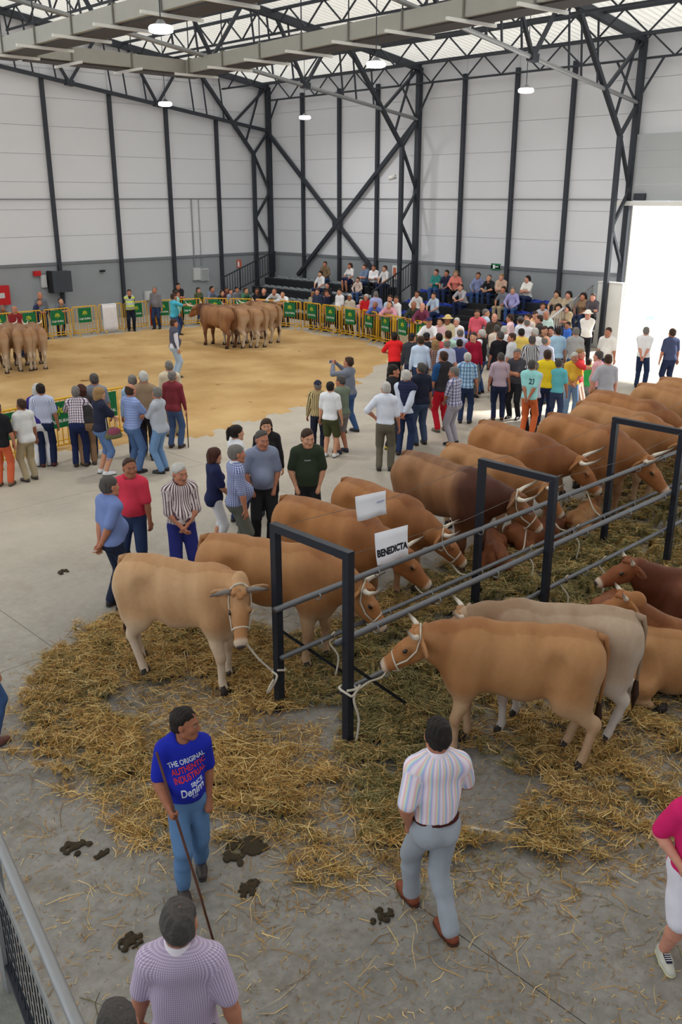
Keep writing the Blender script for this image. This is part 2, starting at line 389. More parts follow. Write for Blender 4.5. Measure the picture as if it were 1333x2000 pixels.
# ---- lattice portal frames
def ztop(x): return EAVE+SLOPE*(30.2-x)
def zbot(x): return 8.05+.128*(30.2-x)
def frame(Y, label, pale):
    f = empty('portal_frame', (XW-.1, Y, 0)); tag(f, label, 'roof truss', 'lattice portal frames')
    xo = XW-.12; xi = 29.12; cm = galv if pale else steel  # pale: lit look of the bottom chord painted in with a lighter steel
    M = lambda n, a, b, w, m=steel, h=None: kid(member(n, (a[0], Y, a[1]), (b[0], Y, b[1]), w, m, h=h, kind='tube' if n == 'bottom_chord' and pale else 'box'), f)
    M('outer_column', (xo, 0), (xo, EAVE), .2); M('inner_column', (xi, 0), (xi, 7.0), .15)
    zz = [(xo, 8.05), (xi, 7.0), (xo, 5.3), (xi, 4.1), (xo, 2.7)]
    for a, b in zip(zz[:-1], zz[1:]): M('lacing_bar', a, b, .1)
    M('knee_brace', (xi, 7.0), (25.95, ztop(25.95)), .14)
    x_end = 9.0
    M('top_chord', (xo, EAVE), (x_end, ztop(x_end)), .2, steel, .24); M('bottom_chord', (xo, 8.05), (x_end, zbot(x_end)), .14, cm)
    for i in range(5):
        bx = 28.0-4.1*i
        if i: M('web_bar', (bx, zbot(bx)), (bx-1.35, ztop(bx-1.35)), .1)
        M('web_bar', (bx, zbot(bx)), (min(bx+(2.05 if i == 0 else 1.35), xo), ztop(min(bx+(2.05 if i == 0 else 1.35), xo))), .1)
        for dx in (-.55, 1.9, 2.6):
            if i or dx < 0: M('hanger_rod', (bx+dx, zbot(bx+dx)), (bx+dx-.25, ztop(bx+dx-.25)), .05)
        if i: M('gusset', (bx-.16, zbot(bx-.16)), (bx+.16, zbot(bx+.16)), .22)
    M('web_bar', (28.65, 7.45), (29.7, ztop(29.7)), .07)
frame(YW-.2, 'dark lattice roof truss set against the gable wall', False)
frame(26.48, 'lattice truss and column at the middle of the long wall', True)
frame(16.75, 'lattice truss and column beside the open doorway', True)
# crossed wind braces
wb = empty('wind_brace', (XW-.1, 31.2, 3.9)); tag(wb, 'large dark X-shaped brace on the wall near the corner', 'brace')
kid(member('brace_bar', (XW-.15, 36.0, 7.95), (XW-.15, 28.35, 1.5), .15, steel), wb); kid(member('brace_bar', (XW-.2, 26.5, 8.0), (XW-.2, 33.95, 1.5), .15, steel), wb)
kid(MB().box((XW-.26, 30.95, 3.65), (XW-.1, 31.45, 4.15)).build('gusset_plate', steel), wb)
# ---- lattice purlins along the hall
def purlin(x, y0, y1, label, drop=.72, brace=False):
    p = empty('lattice_purlin', (x, (y0+y1)/2, 0)); tag(p, label, 'roof beam', 'lattice purlins under the roof')
    zt = ztop(x)+.1; zb = zt-drop
    kid(member('top_chord', (x, y0, zt), (x, y1, zt), .09, steel), p); 
    frames = [y for y in (16.75, 26.48, 36.0)]
    kid(member('bottom_chord', (x, y0, zb), (x, y1, zb), .07, steel), p)
    y = y0; up = True
    while y+.85 <= y1:
        a, b = ((zt, zb) if up else (zb, zt)); kid(member('lacing_bar', (x, y, a), (x, y+.85, b), .045, steel), p); y += .85; up = not up
    if brace:
        for yf in (16.75, 26.48, 36.0):
            for s in (-1, 1):
                if yf+s*.9 < 36.1: kid(member('knee_rod', (x, yf, 8.05), (x, yf+s*.85, zb), .06, steel), p)
for i, (x, y0) in enumerate([(29.95, 13.0), (27.4, 12.6), (24.9, 12.2), (22.4, 12.0), (19.9, 12.0), (17.4, 13), (14.9, 17)]):
    purlin(x, y0, 36.0, ['lattice beam at the top of the long wall', 'lattice roof beam, second out from the long wall', 'lattice roof beam, third out from the long wall', 'lattice roof beam, fourth out from the long wall', 'lattice roof beam just beyond the right-hand duct', 'lattice roof beam between the two ducts', 'lattice roof beam above the left-hand duct'][i], brace=(i == 0))
# ---- roof: ribbed translucent white sheets
def roof_mat(key, col, tr):
    m = bpy.data.materials.new(key); m.use_nodes = True; n, l = nt(m); b = n['Principled BSDF']; b.inputs['Base Color'].default_value = (*col, 1); b.inputs['Roughness'].default_value = .6
    t = n.new('ShaderNodeBsdfTranslucent'); t.inputs[0].default_value = (*col, 1); mx = n.new('ShaderNodeMixShader'); mx.inputs[0].default_value = tr
    tc = n.new('ShaderNodeTexCoord'); no = n.new('ShaderNodeTexNoise'); no.inputs['Scale'].default_value = .7; l.new(tc.outputs['Object'], no.inputs['Vector'])
    r = n.new('ShaderNodeMapRange'); r.inputs[3].default_value = tr*.85; r.inputs[4].default_value = tr*1.15; l.new(no.outputs['Fac'], r.inputs[0]); l.new(r.outputs[0], mx.inputs[0])
    l.new(b.outputs[0], mx.inputs[1]); l.new(t.outputs[0], mx.inputs[2]); l.new(mx.outputs[0], n['Material Output'].inputs[0]); return m
ROOF_TR = .20
roof_a = roof_mat('roof_sheet', lin((232, 232, 228)), ROOF_TR)
roof = empty('ceiling', (20, 20, 0)); tag(roof, 'white ribbed roof sheeting between the purlins', 'roof', kind='structure')
RIDGE = 11.0
def sheet_mesh(w, x0, x1, z0, z1):
    b = MB(); n = 4; prof = []
    for i in range(n):
        u = i*w/n; prof += [(u, 0), (u+w/n*.62, 0), (u+w/n*.72, .05), (u+w/n*.9, .05)]
    prof.append((w, 0)); k = len(prof)
    for (x, z) in ((x0, z0), (x1, z1)): b.v += [(x, u, z+h) for u, h in prof]
    for i in range(k-1): b.f.append((i, i+1, k+i+1, k+i))
    return b.mesh('roof_sheet')
sm = sheet_mesh(1.0, 30.6, RIDGE, ztop(30.6)+.16, ztop(RIDGE)+.16); sm.materials.append(roof_a)
sm2 = sheet_mesh(1.0, RIDGE, -8, ztop(RIDGE)+.16, ztop(RIDGE)+.16-19*SLOPE); sm2.materials.append(roof_a)
for j in range(-4, 37):
    for q in (sm, sm2):
        o = bpy.data.objects.new('roof_sheet', q); COL.objects.link(o); o.location = (0, j-.2, 0); kid(o, roof)
# ---- air ducts
def duct(a, b, label, w=1.0, h=.40, end=False):
    a = Vector(a); b = Vector(b); d = (b-a).normalized(); s = d.cross(Vector((0, 0, 1))).normalized(); L = (b-a).length
    r = empty('air_duct', a); tag(r, label, 'duct', 'ventilation ducts')
    kid(MB().bar(a+Vector((0, 0, h/2)), b+Vector((0, 0, h/2)), w, h).build('duct_body', duct_m), r)
    kid(MB().bar(a-Vector((0, 0, .02)), b-Vector((0, 0, .02)), w*.72, .05).build('grille_slot', dark_slot), r)
    k = 1.2
    while k < L:
        p = a+d*k
        kid(MB().bar(p+Vector((0, 0, h/2))-d*.025, p+Vector((0, 0, h/2))+d*.025, w+.07, h+.07).build('flange', mat('duct_flange', lin((120, 118, 112)), .5)), r)
        kid(member('support_bar', p-s*(w*.5+.1)-Vector((0, 0, .08)), p+s*(w*.5+.55)-Vector((0, 0, .08)), .07, white_paint), r)
        kid(member('hanger_rod', p+s*w*.5, p+s*w*.5+Vector((0, 0, 2.2)), .025, steel), r)
        k += 2.1
duct((13.6, 28.6, 9.0), (13.2, 11, 9.0), 'long grey sheet-metal air duct at upper left'); duct((20.1, 28.5, 9.0), (18.3, 9.5, 9.0), 'long grey air duct across the top centre of the roof')
duct((14.15, 28.1, 9.0), (19.55, 28.1, 9.0), 'pale cross duct joining the two long ducts')
# ---- high-bay lamps
lamp_glow = glow('lamp_glow', (1.0, .99, .97), 14.0)
lamp_me = MB().tube([(0, 0, -.02), (0, 0, 0), (0, 0, .06), (0, 0, .10)], [.16, .22, .23, .2], 20).mesh('lens', True); lamp_me.materials.append(lamp_glow)
hood_me = MB().tube([(0, 0, .10), (0, 0, .14), (0, 0, .2)], [.2, .1, .05], 16).mesh('hood', True); hood_me.materials.append(galv)
for (x, y, z, lb) in ((10.71, 15.87, 8.0, 'bright round high-bay lamp hanging below the left duct'), (17.04, 16.38, 8.0, 'round high-bay lamp hanging in the middle of the roof'), (18.92, 28.04, 8.0, 'round high-bay lamp in front of the left wall'), (26.01, 28.87, 8.0, 'round high-bay lamp near the far corner'), (24.23, 17.15, 8.0, 'round high-bay lamp right, in front of the long wall')):
    r = empty('hanging_lamp', (x, y, z)); tag(r, lb, 'lamp', 'high-bay lamps'); link('lens', lamp_me, r); link('hood', hood_me, r)
    MB().tube([(0, 0, .2), (0, 0, ztop(x)-z)], .012, 6).build('cable', steel, r)
    pl = bpy.data.lights.new('lamp_light', 'AREA'); pl.shape = 'DISK'; pl.size = .36; pl.energy = 120; pl.color = (1, .98, .95); q = bpy.data.objects.new('lamp_light', pl); COL.objects.link(q); q.parent = r; q.location = (0, 0, -.04)
# ---- things on the left wall
def on_left(px, py, name, label, cat, fn):
    q = onY(px, py, YW-.02); r = empty(name, q); tag(r, label, cat); fn(r); return r
red_m = mat('red_enamel', lin((190, 35, 38)), .4, .08, 5); lgrey = mat('light_grey_plastic', lin((200, 202, 204)), .5, .05, 5)
def fb(r):
    MB().box((-.45, -.22, -.38), (.45, 0, .38)).build('cabinet', red_m, r); MB().box((.0, -.235, -.1), (.22, -.22, .1)).build('window', lgrey, r); MB().box((-.3, -.235, -.04), (-.2, -.22, .04)).build('latch', galv, r)
on_left(-6, 577, 'hose_cabinet', 'red fire hose cabinet on the grey wall at far left', 'cabinet', fb)
def spk(r):
    MB().box((-.42, -.55, -.42), (.42, -.1, .42)).build('cabinet', mat('dark_grey_cabinet', lin((66, 70, 78)), .6, .1, 4), r); MB().box((-.43, -.5, -.44), (-.3, -.05, .44)).build('front_grille', black_m, r); MB().box((-.1, -.1, -.1), (.1, 0, .1)).build('bracket', steel, r)
on_left(110, 549, 'loudspeaker', 'dark grey box loudspeaker mounted on left wall post', 'speaker', spk)
def jb(w, h, m, extra=None):
    def f(r):
        MB().box((-w/2, -.12, -h/2), (w/2, 0, h/2)).build('box_body', m, r); MB().box((-w/2+.03, -.135, -h/2+.04), (w/2-.03, -.12, h/2-.04)).build('cover', extra or m, r)
    return f
on_left(84, 549, 'switch_box', 'small pale switch box left of the loudspeaker', 'box', jb(.22, .5, lgrey))
on_left(71, 534, 'alarm_sounder', 'small red alarm sounder above the switch box', 'alarm', jb(.3, .2, red_m))
on_left(383, 535, 'fuse_box', 'white electrical box on left wall, narrower of two', 'box', jb(.38, .55, lgrey))
on_left(398, 536, 'distribution_board', 'white electrical box with grey glazed cover', 'box', jb(.45, .55, lgrey, mat('smoked_cover', lin((160, 165, 168)), .3)))
on_left(288, 577, 'socket_box', 'small white socket box low on the left wall', 'box', jb(.35, .4, lgrey))
on_left(199, 529, 'wall_vent', 'tiny dark vent high on the grey wall band', 'vent', jb(.22, .07, black_m))
paper_m = mat('white_paper', lin((238, 240, 248)), .8, .02, 3); orange_m = mat('sign_orange', lin((205, 105, 80)), .6)
def sg(w, h, m, mark):
    def f(r): MB().box((-w/2, -.02, -h/2), (w/2, 0, h/2)).build('plate', m, r); mark(r)
    return f
on_left(467, 515, 'fire_sign', 'small red and white fire extinguisher sign on left wall', 'sign', sg(.28, .38, orange_m, lambda r: MB().box((-.09, -.03, -.14), (.0, -.02, .08)).box((-.06, -.03, .08), (-.03, -.02, .14)).build('pictogram', paper_m, r)))
green_sign = mat('sign_green', lin((20, 120, 70)), .5, .06, 4)
r = empty('exit_sign', onX(969, 521, XW-.03)); tag(r, 'small green emergency exit sign on the right wall', 'sign')
MB().box((-.02, -.22, -.12), (0, .22, .12)).build('plate', green_sign, r); MB().box((-.03, .02, -.07), (-.02, .12, .07)).box((-.03, -.15, -.02), (-.02, 0, .02)).build('pictogram', paper_m, r)
r = empty('wall_camera', onX(773, 345, XW-.9)); tag(r, 'small white security camera on the inner lattice column', 'camera')
MB().tube([(0, 0, 0), (-.05, .3, -.06)], .09, 12).build('housing', white_paint, r, True); MB().box((-.02, -.2, -.02), (.02, 0, .02)).build('arm', white_paint, r)
# ================================================================== PEOPLE
def skin_material(key, col):
    if key in MATS: return MATS[key]
    m = bpy.data.materials.new(key); m.use_nodes = True; n, l = nt(m); b = n['Principled BSDF']; b.inputs['Roughness'].default_value = .55; b.inputs['Specular IOR Level'].default_value = .3
    a = n.new('ShaderNodeAttribute'); a.attribute_name = 'marks'; tc = n.new('ShaderNodeTexCoord'); no = n.new('ShaderNodeTexNoise'); no.inputs['Scale'].default_value = 14
    l.new(tc.outputs['Object'], no.inputs['Vector']); c = np.array(lin(col)); x = n.new('ShaderNodeMix'); x.data_type = 'RGBA'
    x.inputs[6].default_value = (*(c*.85), 1); x.inputs[7].default_value = (*np.clip(c*1.12, 0, 1), 1); l.new(no.outputs['Fac'], x.inputs[0])
    y = n.new('ShaderNodeMix'); y.data_type = 'RGBA'; l.new(a.outputs['Alpha'], y.inputs[0]); l.new(x.outputs[2], y.inputs[6]); l.new(a.outputs['Color'], y.inputs[7]); l.new(y.outputs[2], b.inputs['Base Color'])
    MATS[key] = m; return m
SKIN = {'a': skin_material('skin_ruddy', (184, 124, 98)), 'b': skin_material('skin_light', (206, 152, 122)), 'c': skin_material('skin_tanned', (156, 100, 74)), 'd': skin_material('skin_pink', (212, 150, 128))}
def cloth(kind, cols, per=.05, thin=.5):
    """solid or patterned fabric; pattern coordinates run around (x) and down (y) the garment"""
    key = 'fabric_%s_%s_%g' % (kind, '_'.join('%02x%02x%02x' % tuple(c) for c in cols), per)
    if key in MATS: return MATS[key]
    if kind == 'solid': return mat(key, lin(cols[0]), .85, .10, 12, spec=.15, bump=.12)
    m = bpy.data.materials.new(key); m.use_nodes = True; n, l = nt(m); b = n['Principled BSDF']; b.inputs['Roughness'].default_value = .85; b.inputs['Specular IOR Level'].default_value = .15
    a = n.new('ShaderNodeAttribute'); a.attribute_name = 'weave'; sx = n.new('ShaderNodeSeparateXYZ'); l.new(a.outputs['Vector'], sx.inputs[0])
    def wave(out, p):
        d = n.new('ShaderNodeMath'); d.operation = 'DIVIDE'; l.new(out, d.inputs[0]); d.inputs[1].default_value = p
        f = n.new('ShaderNodeMath'); f.operation = 'FRACT'; l.new(d.outputs[0], f.inputs[0]); return f.outputs[0]
    def less(o, t):
        d = n.new('ShaderNodeMath'); d.operation = 'LESS_THAN'; l.new(o, d.inputs[0]); d.inputs[1].default_value = t; return d.outputs[0]
    def mixc(f, a_, b_, blend='MIX', fac=None):
        x = n.new('ShaderNodeMix'); x.data_type = 'RGBA'; x.blend_type = blend
        if fac is None: l.new(f, x.inputs[0])
        else: x.inputs[0].default_value = fac
        for s, i in ((a_, 6), (b_, 7)):
            if isinstance(s, tuple): x.inputs[i].default_value = (*lin(s), 1)
            else: l.new(s, x.inputs[i])
        return x.outputs[2]
    if kind == 'v': c = mixc(less(wave(sx.outputs[0], per), thin), cols[0], cols[1])
    elif kind == 'h': c = mixc(less(wave(sx.outputs[1], per), thin), cols[0], cols[1])
    elif kind == 'plaid':
        c = mixc(less(wave(sx.outputs[0], per), thin), cols[0], cols[1]); c2 = mixc(less(wave(sx.outputs[1], per), thin), cols[0], cols[-1])
        c = mixc(None, c, c2, 'MULTIPLY', .75)
    else:  # ramp of many stripes
        r = n.new('ShaderNodeValToRGB'); r.color_ramp.interpolation = 'LINEAR'; e = r.color_ramp.elements
        for i, q in enumerate(cols):
            x = e[i] if i < 2 else e.new(i/len(cols)); x.position = i/len(cols); x.color = (*lin(q), 1)
        l.new(wave(sx.outputs[0], per), r.inputs[0]); c = r.outputs[0]
    l.new(c, b.inputs['Base Color']); MATS[key] = m; return m
def so(*c): return cloth('solid', [c])
STAND = dict(hz=.93, lean=0., side=0., twist=0., head=(0, 0), feet=((-.11, 0, .12), (.11, .02, -.12)), hands=((-.27, .05, .82), (.27, .05, .82)), poles=((-.5, -1, 0), (.5, -1, 0)), curl=.5, hide=(), py=0., sit=False, knee=None, belly=1.0, fem=False)
def pose(**k): d = dict(STAND); d.update(k); return d
POSES = {
 'stand': pose(), 'stand_r': pose(head=(-.7, 0), feet=((-.1, .06, .1), (.12, -.03, -.2))), 'stand_l': pose(head=(.7, 0), feet=((-.12, -.04, .2), (.1, .05, -.1))),
 'fold': pose(hands=((.10, .25, 1.13), (-.10, .27, 1.17)), poles=((-1, .1, -.5), (1, .1, -.5)), head=(.25, -.05)),
 'fold_r': pose(hands=((.10, .25, 1.13), (-.10, .27, 1.17)), poles=((-1, .1, -.5), (1, .1, -.5)), head=(-.6, 0)),
 'behind': pose(hands=((-.03, -.17, .90), (.05, -.19, .92)), poles=((-1, -.5, 0), (1, -.5, 0))),
 'pocket': pose(hands=((-.165, .08, .90), (.165, .08, .90)), poles=((-1, -.8, 0), (1, -.8, 0)), hide=(0, 1), head=(.3, -.15)),
 'hip': pose(hands=((-.19, .0, 1.03), (.26, .05, .84)), poles=((-1, -.5, 0), (.5, -1, 0)), head=(.2, 0)),
 'lean': pose(lean=.72, hz=.90, py=-.12, hands=((-.10, .52, 1.07), (.12, .50, 1.07)), poles=((-1, .2, -.6), (1, .2, -.6)), head=(0, .45)),
 'lean_s': pose(lean=.38, hz=.92, py=-.06, hands=((-.12, .46, 1.08), (.14, .46, 1.08)), poles=((-1, -.1, -.6), (1, -.1, -.6)), head=(.2, .15)),
 'sit': pose(sit=True, hz=.10, lean=.12, feet=((-.13, .42, .1), (.13, .44, -.1)), hands=((-.13, .33, .20), (.13, .34, .20)), poles=((-1, -.4, 0), (1, -.4, 0))),
 'sit_f': pose(sit=True, hz=.10, lean=.45, feet=((-.14, .40, .1), (.14, .46, -.1)), hands=((-.04, .48, .24), (.05, .47, .26)), poles=((-1, 0, -.3), (1, 0, -.3)), head=(.2, .3)),
 'sit_x': pose(sit=True, hz=.10, lean=.08, feet=((-.09, .40, .1), (.12, .48, -.1)), hands=((.06, .26, .30), (-.07, .28, .34)), poles=((-1, 0, -.4), (1, 0, -.4)), head=(-.3, 0)),
 'walk': pose(feet=((-.10, .24, .05), (.10, -.22, -.05)), hands=((-.27, -.10, .84), (.27, .20, .88)), hz=.915, head=(.2, 0)),
 'photo': pose(hands=((-.13, .34, 1.56), (.03, .36, 1.57)), poles=((-1, .1, -1), (1, .1, -.8)), head=(0, .12), feet=((-.12, .1, .1), (.12, -.1, -.1)), curl=.6),
 'point': pose(hands=((-.27, .05, .82), (.18, .52, 1.34)), poles=((-.5, -1, 0), (.6, 0, -1))),
 'clasp': pose(hands=((-.04, .21, .98), (.05, .22, .96)), poles=((-1, -.5, 0), (1, -.5, 0)), head=(.35, -.1)),
 'clasp_r': pose(hands=((-.04, .21, 1.0), (.05, .22, .98)), poles=((-1, -.5, 0), (1, -.5, 0)), head=(-.6, -.1)),
}
PCACHE = {}
def rotz(v, a): c, s = math.cos(a), math.sin(a); return np.array([c*v[0]-s*v[1], s*v[0]+c*v[1], v[2]])
class Fig:
    """one posed figure: skeleton points plus the solids built on it"""
    def __init__(s, p, lod):
        s.p = p; s.v = {'near': .0125, 'mid': .018, 'far': .028}[lod]; s.lod = lod
        tw = p['twist']; s.p0 = np.array([0, p['py'], p['hz']]); ln, sd = p['lean'], p['side']
        s.tu = nrm([math.sin(sd), math.sin(ln)*math.cos(sd), math.cos(ln)*math.cos(sd)]); s.tf = nrm(rotz(np.array([0, math.cos(ln), -math.sin(ln)]), tw)); s.ts = nrm(np.cross(s.tf, s.tu)); s.tf = np.cross(s.tu, s.ts)
        s.sh = [s.p0+s.tu*.475+s.ts*k*.170 for k in (-1, 1)]; s.nb = s.p0+s.tu*.535
        s.el = []; s.wr = []
        for i in (0, 1):
            e, w = ik(s.sh[i], p['hands'][i], .285, .255, p['poles'][i]); s.el.append(e); s.wr.append(w)
        s.hip = [s.p0+np.array([k*.088, 0, -.03]) for k in (-1, 1)]; s.kn = []; s.an = []
        for i in (0, 1):
            fx, fy, yaw = p['feet'][i]; fz = -.40 if p['sit'] else 0.0
            an = np.array([fx-math.sin(-yaw)*0, fy-.04, fz+.085]); pole = rotz(np.array([0, 1, .0]), yaw)+np.array([0, 0, .6 if p['sit'] else 0])
            k, a = ik(s.hip[i], an, .435, .425, pole); s.kn.append(k); s.an.append(a)
        hy, hp = p['head']; f = rotz(np.array([0, math.cos(hp), math.sin(hp)]), hy+tw); s.hf = nrm(f); s.hs = nrm(np.cross(f, (0, 0, 1))); s.hu = np.cross(s.hs, s.hf)
        s.hc = s.nb+s.tu*.045+s.hu*.105+s.hf*.025
    HS = 1.09
    def hm(s, f, v):
        V, Q = f.mesh(v); return s.hc+(V-s.hc)*s.HS, Q
    def Hd(s, a, b, c): return s.hc+s.hs*a+s.hf*b+s.hu*c
    def torso(s, f, g, k=.05):
        p0, tu, tf, ts = s.p0, s.tu, s.tf, s.ts; fem = s.p['fem']; bl = s.p['belly']
        f.cone(p0+tu*.43, p0+tu*.24, .145+g, (.143 if not fem else .134)+g, k, tf, .72); f.cone(p0+tu*.24, p0+tu*.03, (.142 if not fem else .126)+g, .148+g, k, tf, .76)
        f.cone(s.sh[0]+ts*.02-tu*.012, s.sh[1]-ts*.02-tu*.012, .062+g, .062+g, .05); f.cone(s.nb-tu*.02-ts*.07, s.nb-tu*.02+ts*.07, .048+g*.8, .048+g*.8, .06)
        if bl > 0: f.ell(p0+tu*.13+tf*(.02+.04*bl), (.125+g, .085+.03*bl+g, .15), .06, R=np.stack([ts, tf, tu], 1))
        if fem:
            for q in (-1, 1): f.ell(p0+tu*.345+ts*q*.07+tf*.085, (.065+g, .06+g, .06+g), .04)
    def hips(s, f, g):
        f.ell(s.p0+[0, -.01, -.01], (.152+g, .116+g, .125+g), .04)
        for i, q in enumerate((-1, 1)): f.ell(s.p0+np.array([q*.064, -.055 if not s.p['sit'] else -.03, -.05]), (.085+g, .085+g, .095+g), .04)
    def leg(s, f, i, g, a=0., b=1., flare=0.):
        h, k, n = s.hip[i], s.kn[i], s.an[i]
        if a < .5: f.cone(h-[0, 0, .02], lerp(h, k, min(1, b*2)), .082+g, lerp(.082, .060, min(1, b*2))+g+flare, .035)
        if b > .5:
            e = lerp(k, n, b*2-1); f.cone(k, lerp(k, e, .35), .060+g, .060+g, .02); f.cone(lerp(k, e, .35), e, .060+g, .042+g+flare, .02)
    def arm(s, f, i, g, b=1., k=.03):
        f.cone(s.sh[i]-s.ts*(-1, 1)[i]*.01, lerp(s.sh[i], s.el[i], min(1, b*2)), .056+g, .046+g, k)
        if b > .5: e = lerp(s.el[i], s.wr[i], b*2-1); f.cone(s.el[i], lerp(s.el[i], e, .3), .044+g, .044+g, .02); f.cone(lerp(s.el[i], e, .3), e, .044+g, .029+g, .02)
    # ---- body
    def body(s, bare_leg=False):
        f = SDF(); g = -.012
        s.torso(f, g); s.hips(f, g)
        for i in (0, 1): s.leg(f, i, 0 if bare_leg else g, 0, 1); s.arm(f, i, 0)
        f.cone(s.nb-s.tu*.03, s.Hd(0, -.025, -.05), .062, .054, .04)
        for i in (0, 1):
            yaw = s.p['feet'][i][2]; fd = rotz(np.array([0, 1, 0.]), yaw); f.cone(s.an[i]-[0, 0, .03], s.an[i]+fd*.12-[0, 0, .05], .035, .028, .03)
        parts = [f.mesh(s.v*(1.25 if s.lod != 'near' else 1.0))]
        # head
        h = SDF(); R = np.stack([s.hs, s.hf, s.hu], 1); H = s.Hd
        h.ell(H(0, -.012, .030), (.076, .094, .090), .02, R); h.ell(H(0, .028, -.035), (.060, .066, .082), .04, R); h.ell(H(0, .066, -.098), (.030, .024, .022), .03, R)
        for q in (-1, 1):
            h.cone(H(q*.048, .01, -.072), H(q*.022, .062, -.098), .026, .022, .03); h.ell(H(q*.040, .060, -.028), (.026, .026, .024), .03, R)
            h.ell(H(q*.030, .098, .006), (.018, .013, .010), .008, R, 'sub'); h.ell(H(q*.030, .080, .004), (.0125, .013, .0095), .003, R)
            h.ell(H(q*.078, -.006, -.006), (.011, .021, .031), .008, R); h.cone(H(q*.012, .088, .024), H(q*.045, .078, .022), .010, .007, .012)
        h.cone(H(0, .090, .008), H(0, .110, -.034), .008, .012, .010); h.ell(H(.010, .104, -.038), (.009, .010, .008), .008, R); h.ell(H(-.010, .104, -.038), (.009, .010, .008), .008, R)
        h.cone(H(-.018, .088, -.060), H(.018, .088, -.060), .0075, .0075, .008); h.cone(H(-.016, .086, -.071), H(.016, .086, -.071), .008, .008, .008)
        h.cone(H(0, -.025, -.10), H(0, -.02, -.03), .053, .055, .03)
        hv, hq = s.hm(h, {'near': .0068, 'mid': .0092, 'far': .0130}[s.lod]); parts.append((hv, hq))
        # hands
        for i in (0, 1):
            if i in s.p['hide']: parts.append((lambda m: m)(SDF().cone(s.wr[i], s.wr[i]+nrm(s.wr[i]-s.el[i])*.09, .03, .036, .02).mesh(s.v))); continue
            parts.append(s.hand(i))
        V, Q = join_np(parts); me = npmesh('body', V, Q)
        mk = np.zeros((len(V), 4), np.float32); q = (V-s.hc)/s.HS; a = q@s.hs; b = q@s.hf; c = q@s.hu; ish = np.zeros(len(V), bool); o0 = len(parts[0][0]); ish[o0:o0+len(hv)] = True
        ey = ish & (((np.abs(a)-.030)/.0125)**2+((c-.004)/.0075)**2 < 1) & (b > .06); mk[ey] = (.62, .58, .55, 1)
        ir = ish & (((np.abs(a)-.030)/.006)**2+((c-.004)/.0065)**2 < 1) & (b > .06); mk[ir] = (.03, .02, .015, 1)
        br = ish & (((np.abs(a)-.030)/.020)**2+((c-.026-.0)/.0055)**2 < 1) & (b > .05); mk[br] = (.05, .035, .025, .8)
        lp = ish & ((a/.023)**2+((c+.0655)/.010)**2 < 1) & (b > .06); mk[lp] = (.36, .13, .11, .7)
        at = me.attributes.new('marks', 'FLOAT_COLOR', 'POINT'); at.data.foreach_set('color', mk.ravel()); return me
    def hand(s, i):
        """palm, four bent fingers of unequal length and a thumb leaving the side of the palm"""
        q = (-1, 1)[i]; w = s.wr[i]; d = nrm(w-s.el[i]); inw = nrm(-s.ts*q*.8-s.tf*.35+s.tu*.0); n = nrm(inw-d*(inw@d)); u = np.cross(d, n)*(-q)
        if u@s.tf < 0: u = u
        c = s.p['curl']; f = SDF(); f.cone(w-d*.03, w+d*.02, .027, .028, .01, n, .8); f.cone(w+d*.02, w+d*.075, .036, .040, .015, n, .42)
        for j, L in enumerate((.070, .078, .073, .058)):
            o = w+d*(.088-.004*abs(j-1))+u*(.030-.0205*j); a = 0
            dd = d
            for k, ll in enumerate((.42, .32, .26)):
                a += c*(.75, .95, .6)[k]; dd = nrm(d*math.cos(a)+n*math.sin(a)+u*(.06-.04*j)); e = o+dd*L*ll; f.cone(o, e, .0092-.0008*k, .0086-.0008*k, .003); o = e
        t0 = w+d*.028+u*.028; t1 = t0+nrm(d*.6+u*.75+n*.25)*.036; t2 = t1+nrm(d*.9+u*.2+n*(.2+.6*c))*.030; f.cone(t0, t1, .0125, .0105, .008); f.cone(t1, t2, .0102, .0085, .004)
        return f.mesh({'near': .0052, 'mid': .0075, 'far': .012}[s.lod])
    # ---- garments
    def folds(s, amp, fq=1.0):
        r = np.random.default_rng(5); W_ = [(r.normal(size=3)*np.array([9, 9, 16])*fq, r.uniform(0, 6.3)) for _ in range(5)]
        def fn(F, X, Y, Z):
            d = 0
            for w, ph in W_: d = d+np.sin(X*w[0]+Y*w[1]+Z*w[2]+ph)
            return F+amp*.4*d.astype(np.float32)
        return fn
    def shirt(s, sleeve='short', hem=-.03, loose=.02):
        f = SDF(); g = loose; s.torso(f, g)
        if hem < .06: s.hips(f, g+.004)
        f.cut(s.p0+s.tu*hem, -s.tu)
        b = {'short': .43, 'long': .97, 'none': .06, 'roll': .62}[sleeve]
        if sleeve != 'none':
            for i in (0, 1): s.arm(f, i, g if sleeve == 'short' else .012, b, .035)
        f.fn(s.folds(.0055 if s.lod != 'near' else .007, 1.0 if s.lod != 'near' else 1.6)); f.ell(s.nb+s.tu*.03+s.tf*.03, (.062, .075, .05), .01, np.stack([s.ts, s.tf, s.tu], 1), 'sub')
        if sleeve == 'short':
            for i in (0, 1): e = lerp(s.sh[i], s.el[i], b*2); 
        V, Q = f.mesh(s.v); me = npmesh('shirt', V, Q)
        q = V-s.p0; y = q@s.tu; a = np.arctan2(q@s.ts, -(q@s.tf)); wv = np.stack([a*.155, y, a*0], 1)
